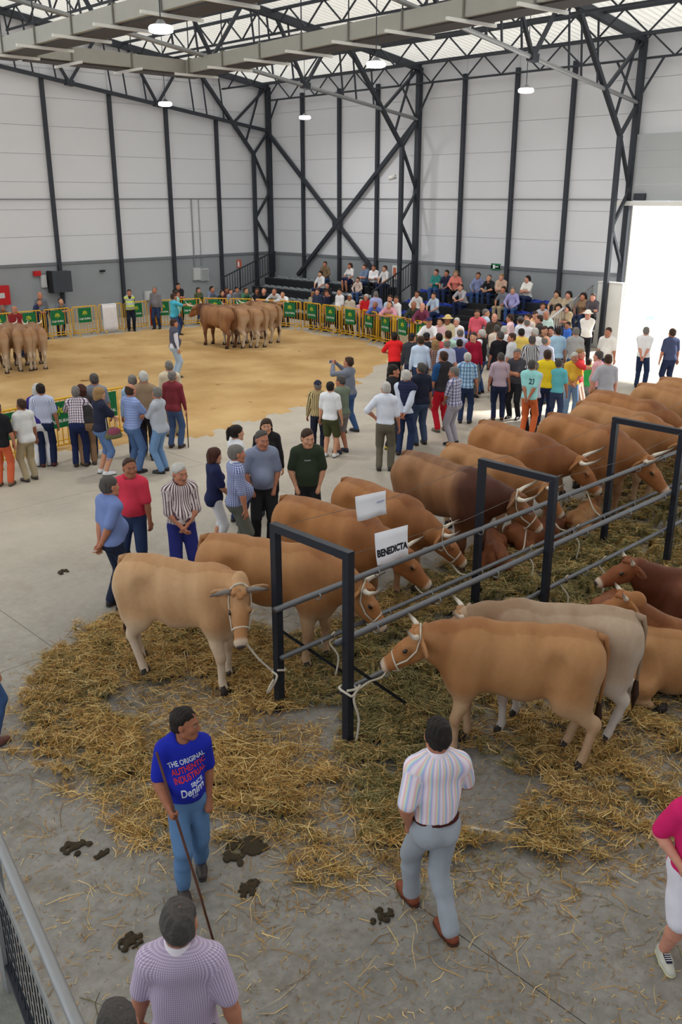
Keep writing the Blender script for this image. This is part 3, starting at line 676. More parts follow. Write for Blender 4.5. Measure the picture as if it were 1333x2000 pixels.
        for i in (0, 1):
            ax = nrm(s.el[i]-s.sh[i]); r = V-s.sh[i]; t = r@ax; dist = np.linalg.norm(r-t[:, None]*ax, axis=1); m = (dist < .085) & (t > .03)
            if sleeve in ('long', 'roll'):
                a2 = nrm(s.wr[i]-s.el[i]); r2 = V-s.el[i]; t2 = r2@a2; m |= (np.linalg.norm(r2-t2[:, None]*a2, axis=1) < .08) & (t2 > 0) & (t2 < .3)
            if not m.any(): continue
            u1 = nrm(s.tf-ax*(s.tf@ax)); u2 = np.cross(ax, u1); wv[m] = np.stack([np.arctan2(r[m]@u2, -(r[m]@u1))*.06, t[m], t[m]*0], 1)
        vecattr(me, 'weave', wv); return me
    def vest(s):
        f = SDF(); s.torso(f, .030); f.cut(s.p0-s.tu*.02, -s.tu); s.hips(f, .028); f.cut(s.p0-s.tu*.03, -s.tu)
        f.ell(s.nb+s.tu*.02+s.tf*.08, (.06, .10, .13), .01, np.stack([s.ts, s.tf, s.tu], 1), 'sub'); V, Q = f.mesh(s.v*.85); me = npmesh('vest', V, Q); q = V-s.p0; vecattr(me, 'weave', np.stack([np.arctan2(q@s.ts, -(q@s.tf))*.155, q@s.tu, q@s.tu*0], 1)); return me
    def collar(s):
        f = SDF(); a = s.nb+s.tu*.012; b = s.nb+s.tu*.068+s.tf*.008; f.cone(a, b, .086, .076, .01); f.cone(a-s.tu*.05, b+s.tu*.05, .066, .060, .004, mode='sub'); f.cut(b, s.tu); f.cut(a-s.tu*.005, -s.tu)
        f.cone(a+s.tf*.10, b+s.tf*.09, .018, .03, .004, mode='sub'); return npmesh('collar', *f.mesh(min(s.v*.6, .011)))
    def trousers(s, kind='long', waist=.075):
        f = SDF(); g = .011
        s.hips(f, g); f.cone(s.p0+s.tu*.01, s.p0+s.tu*(waist+.04), .150+g*.6, .146+g*.6, .04, s.tf, .76); f.cut(s.p0+s.tu*waist, s.tu)
        if kind == 'skirt':
            k = (s.kn[0]+s.kn[1])/2; f.cone(s.p0-[0, 0, .02], k-[0, 0, .02], .165, .21, .03, (0, 1, 0), .8); f.cut(k-[0, 0, .03], (0, 0, -1) if not s.p['sit'] else (0, 1, -.2))
        else:
            b = {'long': .99, 'shorts': .46, 'capri': .72, 'miniskirt': .35}[kind]
            for i in (0, 1): s.leg(f, i, g+(.008 if kind == 'shorts' else 0), 0, b, .012 if kind in ('long', 'shorts') else .0)
        f.fn(s.folds(.005 if s.lod != 'near' else .007, 1.0 if s.lod != 'near' else 2.2)); V, Q = f.mesh(s.v*1.08); return npmesh('trousers', V, Q)
    def belt(s):
        f = SDF(); s.hips(f, .016); f.cone(s.p0+s.tu*.01, s.p0+s.tu*.12, .152+.014, .148+.014, .04, s.tf, .76); f.cut(s.p0+s.tu*.085, s.tu); f.cut(s.p0+s.tu*.05, -s.tu); return npmesh('belt', *f.mesh(s.v*.7))
    def shoe(s, i):
        yaw = s.p['feet'][i][2]; fd = rotz(np.array([0, 1, 0.]), yaw); sd = np.cross(fd, (0, 0, 1)); a = s.an[i]; z0 = a[2]-.085; o = np.array([a[0], a[1], z0]); f = SDF()
        f.cone(o-fd*.035+[0, 0, .045], o+fd*.07+[0, 0, .04], .042, .045, .03); f.cone(o+fd*.07+[0, 0, .036], o+fd*.165+[0, 0, .030], .046, .036, .03); f.cone(o-fd*.01+[0, 0, .05], o+[0, 0, .095], .045, .046, .02); f.cut(o+[0, 0, .004], (0, 0, -1)); f.cut(o+[0, 0, .10], (0, 0, 1))
        g = SDF(); g.cone(o-fd*.035+[0, 0, .02], o+fd*.07+[0, 0, .02], .047, .050, .02); g.cone(o+fd*.07+[0, 0, .02], o+fd*.165+[0, 0, .02], .050, .041, .02); g.cut(o, (0, 0, -1)); g.cut(o+[0, 0, .020], (0, 0, 1))
        q = {'near': .008, 'mid': .014, 'far': .021}[s.lod]; return npmesh('shoe', *f.mesh(q)), npmesh('sole', *g.mesh(q))
    def hair(s, style):
        R = np.stack([s.hs, s.hf, s.hu], 1); H = s.Hd; f = SDF()
        f.ell(H(0, -.018, .036), (.0825, .1025, .093), .01, R); f.ell(H(0, -.045, -.01), (.076, .065, .075), .03, R)
        if style in ('bob', 'long', 'pony'):
            f.ell(H(0, -.02, .02), (.092, .108, .105), .02, R)
        if style == 'bob':
            for q in (-1, 1): f.ell(H(q*.068, -.01, -.055), (.032, .06, .075), .03, R)
            f.ell(H(0, -.065, -.06), (.08, .05, .07), .03, R)
        if style == 'long':
            for q in (-1, 1): f.cone(H(q*.07, -.01, -.02), H(q*.085, .01, -.22), .035, .03, .03); f.cone(H(q*.04, -.06, -.02), H(q*.05, -.07, -.26), .05, .045, .04)
        if style == 'curly':
            for q in (-1, 1): f.ell(H(q*.08, -.02, -.06), (.06, .075, .12), .04, R)
            f.ell(H(0, -.06, -.06), (.10, .07, .13), .04, R); f.ell(H(0, -.02, .05), (.10, .11, .09), .03, R)
        o_ = H(0, .060, .052) if style != 'recede' else H(0, .034, .066); n_ = nrm(s.hf*.80-s.hu*.60); hs_ = s.hs
        def line(F, X, Y, Z):
            d = (X-o_[0])*n_[0]+(Y-o_[1])*n_[1]+(Z-o_[2])*n_[2]; a = (X-o_[0])*hs_[0]+(Y-o_[1])*hs_[1]+(Z-o_[2])*hs_[2]
            return np.maximum(F, (d+.004*np.sin(a*150+1)+.003*np.sin(a*310)+1.6*a*a-.006).astype(np.float32))
        f.fn(line)
        if style in ('short', 'bald', 'recede'):
            f.cut(H(0, -.03, -.055), -s.hu*.9+s.hf*.35, .01)
        else: f.ell(H(0, .10, -.04), (.062, .10, .09), .015, R, 'sub')
        if style == 'bald': f.cut(H(0, -.01, .045), s.hu*.85+s.hf*.5, .012)
        if style == 'pony': f.ell(H(0, -.125, .06), (.04, .045, .04), .02, R); f.cone(H(0, -.14, .05), H(0, -.16, -.10), .035, .018, .02)
        r = np.random.default_rng(3); fq, am = (60, .0026) if s.lod != 'far' else (45, .0026); W_ = [(r.normal(size=3)*fq, r.uniform(0, 6)) for _ in range(5)]
        f.fn(lambda F, X, Y, Z: F+am*sum(np.sin(X*w[0]+Y*w[1]+Z*w[2]*.5+p) for w, p in W_).astype(np.float32))
        return npmesh('hair', *s.hm(f, {'near': .0065, 'mid': .0112, 'far': .0145}[s.lod]))
    def cap(s):
        R = np.stack([s.hs, s.hf, s.hu], 1); H = s.Hd; f = SDF(); f.ell(H(0, -.012, .045), (.09, .106, .092), .01, R); f.cut(H(0, 0, .045), -s.hu+s.hf*.12, .004); g = SDF(); g.ell(H(0, .10, .052), (.072, .085, .010), .005, R); g.ell(H(0, .03, .05), (.075, .07, .02), .005, R, 'sub')
        v = {'near': .007, 'mid': .008, 'far': .011}[s.lod]; return npmesh('cap', *s.hm(f, v)), npmesh('brim', *s.hm(g, v*.6))
    def moustache(s):
        H = s.Hd; f = SDF()
        for q in (-1, 1): f.cone(H(q*.004, .099, -.052), H(q*.026, .086, -.062), .008, .005, .004)
        return npmesh('moustache', *s.hm(f, .005))
    def hat(s):
        R = np.stack([s.hs, s.hf, s.hu], 1); H = s.Hd; f = SDF(); f.ell(H(0, -.01, .06), (.095, .11, .09), .02, R); f.ell(H(0, -.01, .045), (.16, .17, .012), .02, R); f.cut(H(0, 0, .036), -s.hu, .003); return npmesh('sun_hat', *s.hm(f, .013))
HAIRC = {'black': (34, 28, 26), 'brown': (62, 44, 34), 'grey': (116, 112, 108), 'white': (190, 188, 184), 'darkgrey': (78, 74, 72), 'blond': (150, 118, 80), 'red': (92, 50, 34), 'auburn': (70, 38, 30)}
def hairm(c): return mat('hair_'+c, lin(HAIRC[c]), .65, .45, 70, bump=.8, spec=.25)
def get(key, fn):
    if key not in PCACHE: PCACHE[key] = fn()
    return PCACHE[key]
FIGS = {}
def plain(m):
    """the unpatterned ground colour of a fabric"""
    if not m.name.startswith('fabric_') or '_solid_' in m.name: return m
    h = m.name.split('_')[2]; return so(*[int(h[i:i+2], 16) for i in (0, 2, 4)])
def person(label, loc, face, ps='stand', top=('short', so(90, 100, 120)), bot=('long', so(40, 48, 70)), shoe=(50, 42, 38), hair=('short', 'brown'), skin='a', ht=1.72, lod='far', group=None, extra=(), z=0.0, bearing=None, cat='person', belly=None, fem=False, hem=-.03, sole=(60, 58, 56)):
    """face: 0 = back to us, 90 = facing right, 180 = facing us, 270 = facing left"""
    p = POSES[ps] if isinstance(ps, str) else ps; pk = ps if isinstance(ps, str) else ps['key']
    if belly is not None or fem: p = dict(p); p['belly'] = belly if belly is not None else (0 if fem else 1.0); p['fem'] = fem; pk = '%s_%s_%s' % (pk, p['belly'], fem)
    fk = (pk, lod)
    if fk not in FIGS: FIGS[fk] = Fig(p, lod)
    F = FIGS[fk]; br = math.atan2(loc[1], loc[0]) if bearing is None else bearing
    root = empty('person', (loc[0], loc[1], z), br-math.radians(face)-math.pi/2); k = ht/1.75; root.scale = (k,)*3; tag(root, label, cat, group)
    K = lambda *a: (pk, lod)+a
    bare = bot[0] in ('shorts', 'capri', 'skirt', 'miniskirt')
    link('body', get(K('body', bare), lambda: F.body(bare)), root, SKIN[skin])
    sh = link('shirt', get(K('shirt', top[0], hem), lambda: F.shirt(top[0], hem)), root, top[1])
    if 'collar' in extra: link('collar', get(K('collar'), F.collar), sh, plain(top[1]))
    if 'vest' in extra: link('vest', get(K('vest'), F.vest), root, extra[extra.index('vest')+1])
    tr = link('trousers' if bot[0] in ('long', 'capri') else ('shorts' if bot[0] == 'shorts' else 'skirt'), get(K('tr', bot[0]), lambda: F.trousers(bot[0])), root, bot[1])
    if 'belt' in extra: link('belt', get(K('belt'), F.belt), root, extra[extra.index('belt')+1])
    for i in (0, 1):
        a, b = get(K('shoe', i), lambda: F.shoe(i)); o = link('shoe', a, root, mat('shoe_%02x%02x%02x' % shoe, lin(shoe), .5, .12, 12)); link('sole', b, o, mat('sole_%02x%02x%02x' % sole, lin(sole), .7, .1, 12))
    if hair[0] == 'cap':
        a, b = get(K('cap'), F.cap); o = link('cap', a, root, so(*hair[2])); link('brim', b, o, so(*hair[3])); link('hair', get(K('hair', 'bald'), lambda: F.hair('bald')), root, hairm(hair[1]))
    elif hair[0] == 'hat': link('sun_hat', get(K('hat'), F.hat), root, so(*hair[2]))
    elif hair[0] != 'none': link('hair', get(K('hair', hair[0]), lambda: F.hair(hair[0])), root, hairm(hair[1]))
    if 'moustache' in extra: link('moustache', get(K('mous'), F.moustache), root, hairm('grey'))
    return root, F
# ================================================================== CATTLE
coat_m = attr_mat('cattle_coat', 'coat', .62, .25, .10, 22)
horn_m = attr_mat('cattle_horn', 'coat', .4, .4, .08, 40)
hoof_m = mat('hoof', lin((46, 40, 38)), .6, .2, 20); eye_m = mat('animal_eye', lin((18, 14, 12)), .15, .1, 10, spec=.6)
nose_m = mat('wet_nose', lin((62, 56, 56)), .35, .15, 30); ear_in = mat('ear_inner', lin((150, 112, 88)), .8, .15, 20)
rope_m = mat('white_rope', lin((205, 198, 184)), .9, .15, 60); tuft_m = mat('tail_tuft', lin((60, 40, 30)), .9, .25, 40); pink_m = mat('udder_skin', lin((196, 150, 128)), .6, .1, 20)
hb = MB()
for s in (-1, 1): hb.tube([(s*.031, .02, 0), (s*.030, .015, .045), (s*.025, -.005, .105)], [.043, .039, .031], 8)
hoof_me = hb.mesh('hoof', True); hoof_me.materials.append(hoof_m)
eye_sdf = SDF().ell((0, 0, 0), (.022, .032, .022)).mesh(.008); eye_me = npmesh('eye', *eye_sdf); eye_me.materials.append(eye_m)
nose_sdf = SDF().ell((0, 0, 0), (.052, .02, .03), .01).cone((-.03, .012, .006), (-.02, .02, -.008), .008, .008, .004, mode='sub').cone((.03, .012, .006), (.02, .02, -.008), .008, .008, .004, mode='sub').mesh(.006)
nose_me = npmesh('nose', *nose_sdf); nose_me.materials.append(nose_m)
def dirv(yaw, pitch):
    """yaw to the animal's left, pitch up, from +Y"""
    return np.array([-math.sin(yaw)*math.cos(pitch), math.cos(yaw)*math.cos(pitch), math.sin(pitch)])
def lerp(a, b, t): return np.asarray(a)*(1-t)+np.asarray(b)*t
def sstep(x, a, b): t = np.clip((x-a)/(b-a), 0, 1); return t*t*(3-2*t)
COATS = {  # body, dark shading of coat, pale underside, leg, face
    'fawn': ((196, 158, 118), (164, 116, 76), (214, 194, 170), (206, 188, 168), (172, 124, 82)),
    'tan': ((178, 132, 88), (144, 94, 56), (192, 162, 130), (182, 150, 120), (164, 110, 66)),
    'chestnut': ((172, 119, 72), (122, 74, 44), (178, 138, 102), (164, 124, 94), (154, 98, 58)),
    'bull': ((160, 116, 80), (76, 42, 30), (130, 86, 58), (104, 70, 52), (136, 84, 50)),
    'grey': ((182, 160, 138), (142, 114, 90), (204, 192, 180), (200, 192, 186), (158, 114, 76)),
    'red': ((140, 84, 52), (96, 52, 34), (158, 106, 72), (142, 94, 66), (130, 76, 46)),
    'dun': ((170, 130, 94), (120, 82, 56), (196, 176, 152), (198, 184, 168), (144, 96, 62)),
}
COW_CACHE = {}
def cow(name_label, loc, heading, sc=1.0, coat='tan', v=.024, legs=(0, 0, 0, 0), neck=(0, -.1), head=(0, -.6), horns=1, lying=False, halter=False, group=None, category='cow', neck_len=.55, fat=1.0, name='cow', tail_swing=0.0, share=None, bull=False, dark_fore=0.3, udder=False, ln=.92):
    root = empty(name, (loc[0], loc[1], 0), heading-math.pi/2); root.scale = (sc, sc*ln, sc); tag(root, name_label, category, group)
    if share and share in COW_CACHE:
        for (nm, me, m, lc, rot, sub) in COW_CACHE[share]:
            o = link(nm, me, root); o.location = lc; o.rotation_euler = rot
        return root
    parts = []
    def add(nm, me, m=None, lc=(0, 0, 0), rot=(0, 0, 0)):
        o = link(nm, me, root, m); o.location = lc; o.rotation_euler = rot; parts.append((nm, me, m, lc, rot, None)); return o
    dz = -.56 if lying else 0.0; f = SDF(); w = fat*.92
    # trunk
    f.cone((0, .34, .965+dz), (0, -.12, .945+dz), .32, .335, .06, (1, 0, 0), .80*w); f.cone((0, -.12, .945+dz), (0, -.50, .985+dz), .335, .29, .08, (1, 0, 0), .84*w)
    f.cone((0, -.46, 1.06+dz), (0, -.76, 1.05+dz), .235, .20, .10, (1, 0, 0), 1.12*w)
    f.cone((0, .46, 1.235+dz), (0, -.2, 1.215+dz), .065, .06, .10); f.cone((0, -.2, 1.215+dz), (0, -.80, 1.25+dz), .06, .05, .10)
    for s in (-1, 1): f.ell((s*.2*w, -.46, 1.17+dz), (.06, .09, .06), .10); f.ell((s*.10, -.82, 1.14+dz), (.06, .07, .07), .08)
    f.ell((0, .54, .78+dz), (.19*w, .19, .25), .10)
    lg = legs
    if not lying:
        for i, s in enumerate((-1, 1)):
            fx = s*.165*w; hy = .47+lg[i]
            f.cone((s*.17*w, .46, 1.08), (s*.19*w, .50, .80), .17, .15, .10, (1, 0, 0), .62); f.cone((s*.18*w, .49, .80), (fx, lerp(.48, hy, .4), .56), .13, .075, .06, (1, 0, 0), .8)
            kn = np.array([fx, lerp(.50, hy+.02, .75), .40]); f.cone((fx, lerp(.48, hy, .4), .56), kn, .082, .060, .03); f.ell(kn, (.058, .060, .065), .03)
            f.cone(kn, (fx, hy, .13), .050, .043, .02); f.cone((fx, hy, .13), (fx, hy+.025, .07), .045, .05, .02)
            rx = s*.165*w; ry = -.72+lg[2+i]
            f.cone((s*.17*w, -.66, 1.02), (s*.185*w, -.56, .72), .225, .165, .09, (1, 0, 0), .74*w); f.cone((s*.16*w, -.77, .98), (s*.175*w, -.75, .70), .145, .105, .08, (1, 0, 0), .8)
            hk = np.array([rx, lerp(-.82, ry-.10, .75), .46]); f.cone((s*.18*w, -.58, .70), hk, .14, .068, .06, (1, 0, 0), .8); f.ell(hk+[0, -.01, .02], (.05, .066, .075), .03)
            f.cone(hk, (rx, ry, .13), .055, .045, .02); f.cone((rx, ry, .13), (rx, ry+.03, .07), .046, .05, .02)
            add('hoof', hoof_me, None, (fx, hy+.03, 0)); add('hoof', hoof_me, None, (rx, ry+.035, 0))
    else:
        for s in (-1, 1):
            f.cone((s*.18, .46, .5), (s*.24, .52, .28), .16, .12, .08); f.cone((s*.24, .52, .28), (s*.24, .74, .10), .10, .065, .05); f.cone((s*.24, .74, .09), (s*.16, .46, .06), .055, .045, .03)
            f.ell((s*.26, -.50, .30), (.15, .30, .25), .10); f.cone((s*.34, -.40, .22), (s*.36, -.70, .10), .13, .065, .06); f.cone((s*.36, -.70, .08), (s*.40, -.30, .06), .05, .042, .03)
            add('hoof', hoof_me, None, (s*.15, .40, .05), (1.9, 0, 0)); add('hoof', hoof_me, None, (s*.40, -.24, .05), (-1.4, 0, 0))
    for s in (-1, 1):
        f.ell((s*.405*w, -.40, 1.03+dz), (.12, .13, .15), .10, mode='sub'); f.ell((s*.425*w, .22, .98+dz), (.10, .07, .30), .10, mode='sub')
    # neck
    nb = np.array([0, .50, 1.10+dz]); nd = dirv(*neck); poll = nb+nd*neck_len; mid = nb+dirv(neck[0]*.5, neck[1]*.8)*neck_len*.5
    f.cone((0, .42, 1.0+dz), mid-[0, 0, .04], .28, .20, .10, (1, 0, 0), .66*w); f.cone(mid-[0, 0, .04], poll-nd*.05-[0, 0, .06], .20, .13, .06, np.cross(nd, (0, 0, 1)), .72)
    f.cone((0, .60, .80+dz), mid-[0, 0, .17], .10, .06, .10, (1, 0, 0), .5); f.cone((0, .38, 1.22+dz), poll-nd*.08+[0, 0, .02], .07, .06, .09)
    d = dirv(*head); u = nrm(np.array([0, 0, 1])-d*d[2]); s_ = np.cross(d, u); hp = poll
    H = lambda a, b, c: hp+s_*a+d*b+u*c
    if udder: f.ell((0, -.50, .60), (.15, .17, .11), .06)
    Vb, Qb = f.mesh(v*1.28)
    h = SDF()
    h.cone(H(0, .02, -.055), H(0, .22, -.07), .115, .092, .04, s_, .93); h.cone(H(0, .22, -.07), H(0, .42, -.09), .090, .068, .05); h.ell(H(0, .455, -.095), (.078, .058, .062), .03, R=np.stack([s_, d, u], 1))
    h.cone(H(0, .08, -.15), H(0, .36, -.135), .075, .045, .06); h.ell(H(0, 0, .02), (.10, .075, .06), .05, R=np.stack([s_, d, u], 1)); h.cone(H(0, -.12, -.09), H(0, .02, -.07), .125, .11, .05, s_, .8)
    for s in (-1, 1):
        h.ell(H(s*.09, .165, -.03), (.03, .05, .036), .03)
        e0 = H(s*.10, -.02, -.03); e1 = H(s*.30, -.06, -.085); h.cone(e0, e1, .034, .026, .02, d*.9+u*.3, .45); h.cone(H(s*.165, -.035, -.05), H(s*.245, -.05, -.075), .062, .055, .02, d*.9+u*.3, .34)
        h.ell(H(s*.215, -.018, -.065), (.06, .018, .038), .01, R=np.stack([s_, d, u], 1), mode='sub')
        h.ell(H(s*.03, .51, -.075), (.012, .012, .01), .008, mode='sub')
    Vh, Qh = h.mesh(v*.62)
    V, Q = join_np([(Vb, Qb), (Vh, Qh)]); me = npmesh('body', V, Q)
    c = [np.array(lin(q)) for q in COATS[coat]]; n1 = hashn(V, 5.0, 3)*.5+.5; n2 = hashn(V, 17., 5)*.5+.5
    z = V[:, 2]-dz; y = V[:, 1]
    mixw = np.clip(.25*n1+sstep(y, .15, .75)*dark_fore*1.6+.35*sstep(z, 1.18, 1.27)*(np.abs(V[:, 0]) < .12)+.10*n2, 0, 1)
    col = c[0][None]*(1-mixw[:, None])+c[1][None]*mixw[:, None]
    pal = sstep(-z, -.80, -.55)*(1-.0)*sstep(y, -1.2, -.9)*.8; col = col*(1-pal[:, None])+c[2][None]*pal[:, None]
    if not lying:
        lgw = sstep(-z, -.62, -.30); lw = lgw*(.75+.25*n1); col = col*(1-lw[:, None])+c[3][None]*lw[:, None]
        kd = np.exp(-((z-.40)/.07)**2)*.35*(y > 0); col = col*(1-kd[:, None])+c[1][None]*kd[:, None]
    bt = sstep(-y, .74, .86)*.5*sstep(z, .5, .8)*sstep(1.15-z, 0, .2); col = col*(1-bt[:, None])+c[2][None]*bt[:, None]
    if lying: sp = 0
    # face
    nh = len(Vh); q = Vh-hp; hd = q@d; hu = q@u; hs = q@s_
    fc = np.tile(c[0]*.5+c[4]*.5, (nh, 1)); fr = sstep(hd, .02, .25); fc = fc*(1-fr[:, None])+c[4][None]*fr[:, None]
    white = np.array(lin((204, 186, 166))); mz = sstep(hd, .42, .46)*.9; fc = fc*(1-mz[:, None])+white[None]*mz[:, None]
    ey = np.exp(-(((np.abs(hs)-.095)/.035)**2+((hd-.17)/.05)**2+((hu+.03)/.03)**2))*.55; fc = fc*(1-ey[:, None])+np.array(lin((70, 44, 30)))[None]*ey[:, None]
    ea = sstep(np.abs(hs), .2, .29)*.6; fc = fc*(1-ea[:, None])+np.array(lin((80, 54, 38)))[None]*ea[:, None]
    bk = sstep(-hd, .0, .10); hb_ = c[0]*(1-dark_fore)+c[1]*dark_fore; fc = fc*(1-bk[:, None])+hb_[None]*bk[:, None]
    colattr(me, 'coat', np.concatenate([col[:len(Vb)], fc])); add('body', me, coat_m)
    # eyes, nose, horns
    ry = -math.atan2(0, 1); base = Matrix((Vector(s_), Vector(d), Vector(u))).transposed()
    eu = base.to_euler()
    for s in (-1, 1): add('eye', eye_me, None, tuple(H(s*.106, .172, -.022)), tuple(eu))
    add('nose', nose_me, None, tuple(H(0, .505, -.078)), tuple(eu))
    if not share or share == 'show':
        tf = SDF(); rr = np.random.default_rng(4)
        for _ in range(12): tf.ell(H(rr.uniform(-.07, .07), rr.uniform(-.03, .07), .045+rr.uniform(-.01, .03)), (.03, .035, .022), .012)
        tm_ = npmesh('forelock', *tf.mesh(.013)); colattr(tm_, 'coat', np.tile(c[4]*.75+c[1]*.25, (len(tm_.vertices), 1))); add('forelock', tm_, coat_m)
    if horns:
        for s in (-1, 1):
            k = abs(horns)
            if horns < 0: pts = [H(s*.085, 0, .035), H(s*(.085+.07*k), -.01, .05), H(s*(.085+.14*k), .0, .06), H(s*(.085+.21*k), .015, .07), H(s*(.085+.28*k), .03, .085)]
            else: pts = [H(s*.085, -.0, .03), H(s*(.085+.09*k), .0, .05), H(s*(.085+.155*k), .03*k, .07+.03*k), H(s*(.085+.175*k), .07*k, .08+.11*k), H(s*(.085+.16*k), .09*k, .08+.20*k)]
            hm = MB().tube(pts, [.031, .028, .022, .014, .004], 10).mesh('horn', True)
            hc = np.array([lin(x) for x in ((120, 108, 98), (134, 126, 120), (126, 120, 116), (110, 106, 104), (60, 56, 56))] if horns < 0 else [lin(x) for x in ((150, 132, 112), (216, 206, 190), (222, 214, 200), (150, 138, 126), (52, 46, 44))]); colattr(hm, 'coat', np.repeat(hc, 10, 0)); add('horn', hm, horn_m)
    # tail
    tw = tail_swing
    tp = [(0, -.84, 1.255+dz), (0, -.93, 1.24+dz), (.01+tw*.2, -.965, 1.12+dz), (.02+tw*.5, -.965, .90+dz*.6), (.02+tw*.8, -.95, max(.70+dz, .12)), (.02+tw, -.94, max(.58+dz, .08))]
    tm = MB().tube(tp, [.045, .035, .028, .022, .018, .016], 8).mesh('tail', True); colattr(tm, 'coat', np.tile(c[1]*.6+c[0]*.4, (len(tm.vertices), 1))); add('tail', tm, coat_m)
    e = Vector(tp[-1]); f2 = SDF().cone(e, e+Vector((0, 0, -.12)) if not lying else e+Vector((.1, -.1, 0)), .03, .042, .02).cone(e+Vector((0, 0, -.12)) if not lying else e+Vector((.1, -.1, 0)), e+Vector((.01, .01, -.30)) if not lying else e+Vector((.25, -.15, -.02)), .042, .012, .02).mesh(.018)
    add('tail_tuft', npmesh('tail_tuft', *f2), tuft_m)
    if bull: add('scrotum', npmesh('scrotum', *SDF().ell((0, -.50, .60), (.07, .07, .12), .02).ell((0, -.5, .52), (.085, .07, .06), .03).mesh(.02)), tuft_m)
    if udder: add('udder', npmesh('udder', *SDF().ell((0, -.52, .56), (.14, .16, .10), .02).cone((.06, -.46, .5), (.06, -.46, .42), .02, .014, .02).cone((-.06, -.46, .5), (-.06, -.46, .42), .02, .014, .02).cone((-.06, -.58, .5), (-.06, -.58, .42), .02, .014, .02).cone((.06, -.58, .5), (.06, -.58, .42), .02, .014, .02).mesh(.018)), pink_m)
    if halter:
        hm = MB(); ring = [H(.093*math.cos(t), .33, -.105+.10*math.sin(t)) for t in np.linspace(0, 2*math.pi, 17)]; hm.tube(ring, .009, 6)
        for s in (-1, 1): hm.tube([H(s*.093, .33, -.105), H(s*.112, .2, -.11), H(s*.125, .06, -.07), H(s*.115, -.03, .02), H(s*.05, -.06, .075)], .009, 6)
        hm.tube([H(-.05, -.06, .075), H(0, -.065, .085), H(.05, -.06, .075)], .009, 6); add('halter', hm.mesh('halter', True), rope_m)
    root['chin'] = tuple(float(x) for x in H(0, .36, -.20))
    if share: COW_CACHE[share] = parts
    return root
def wpt(root, q):
    """a point of an animal in the hall's coordinates"""
    a = root.rotation_euler.z; s = root.scale[0]; x, y, z = q; y *= root.scale[1]/s; return Vector((root.location.x+s*(x*math.cos(a)-y*math.sin(a)), root.location.y+s*(x*math.sin(a)+y*math.cos(a)), s*z))
def rope(name, pts, r, label, cat='rope', m=None, group=None):
    P_ = [Vector(p) for p in pts]; out = []
    for i in range(len(P_)-1):
        p0 = P_[max(i-1, 0)]; p1 = P_[i]; p2 = P_[i+1]; p3 = P_[min(i+2, len(P_)-1)]
        for k in range(5):
            t = k/5; out.append(.5*((2*p1)+(-p0+p2)*t+(2*p0-5*p1+4*p2-p3)*t*t+(-p0+3*p1-3*p2+p3)*t**3))
    out.append(P_[-1]); o = MB().tube(out, r, 6).build(name, m or rope_m, None, True)
    if label: tag(o, label, cat, group)
    return o
def place(tail_px, with_px, z=1.27):
    a = P(*tail_px, z)[:2]; b = P(*with_px, z)[:2]; return a, b
def cow_at(label, tail, hd_deg, sc, **k):
    """stand a cow so that its tailhead is at the ground point `tail`"""
    h = math.radians(hd_deg); d = np.array([math.cos(h), math.sin(h)]); c = np.array(tail[:2])+d*.82*sc*k.get('ln', .92); return cow(label, c, h, sc, **k)
T = lambda x, y, z=1.27: P(x, y, z)[:2]
gl = 'cattle tied in a row along the far rail'
A = cow_at('pale fawn heifer in front, head turned down towards us, white halter', T(250, 1088, 1.36), -66, 1.08, coat='fawn', v=.018, legs=(-.02, .10, -.16, .12), neck=(-.55, .22), head=(-1.0, -.85), horns=-.85, halter=True, dark_fore=.25, neck_len=.56, tail_swing=-.03, fat=.95, ln=.80)
B = cow_at('tan cow standing behind the pale fawn heifer, head past the gatepost', T(412, 1052, 1.36), -66, 1.1, coat='tan', v=.022, legs=(.05, -.05, 0, .1), neck=(.15, -.35), head=(.3, -.9), group=gl, halter=True, horns=.8)
C_ = cow_at('tan cow behind the blank hanging sheet of paper', T(563, 975, 1.34), -84, 1.08, coat='chestnut', v=.024, neck=(.15, -.30), head=(.55, -.7), group=gl, horns=.9)
D = cow_at('reddish tan cow with pale muzzle looking over the rail', T(680, 940, 1.3), -96, 1.05, coat='chestnut', v=.022, neck=(.3, -.30), head=(.85, -.75), group=gl, halter=True, horns=.8)
E_ = cow_at('big dark-shouldered bull with white-tipped horns', T(800, 886, 1.45), -98, 1.16, coat='bull', v=.024, neck=(.5, -.12), head=(.8, -.7), group=gl, fat=1.1, horns=1.2, bull=True, dark_fore=.62, halter=True)
F_ = cow_at('light tan cow half hidden behind the dark-shouldered bull', T(885, 868, 1.34), -98, 1.06, coat='tan', v=.028, neck=(.45, -.25), head=(.8, -.8), group=gl, horns=1.0)
G_ = cow_at('large tan cow with pale upswept horn beyond the bull', T(948, 834, 1.4), -104, 1.18, coat='chestnut', v=.028, neck=(.5, -.12), head=(.75, -.75), group=gl, horns=1.3, dark_fore=.4, fat=1.08)
H_ = cow_at('large tan cow behind the third rail frame, head over the rail', T(1082, 822, 1.4), -106, 1.2, coat='chestnut', v=.03, neck=(.3, -.25), head=(.5, -.7), group=gl, horns=1.2, fat=1.08)
I_ = cow_at('tan cow at right edge behind the topmost rail frame', T(1140, 802, 1.4), -100, 1.22, coat='tan', v=.03, neck=(.2, -.2), head=(.3, -.8), group=gl, fat=1.1)
J_ = cow_at('tan cow back at right edge, second from the bright doorway', T(1165, 778, 1.38), -104, 1.2, coat='chestnut', v=.03, neck=(.2, -.2), head=(.3, -.8), group=gl, fat=1.08, share='far1')
K_ = cow_at('tan cow rump nearest the bright doorway at right edge', T(1257, 764, 1.38), -106, 1.2, coat='tan', v=.03, neck=(.2, -.2), head=(.3, -.8), group=gl, fat=1.1, share='far2')
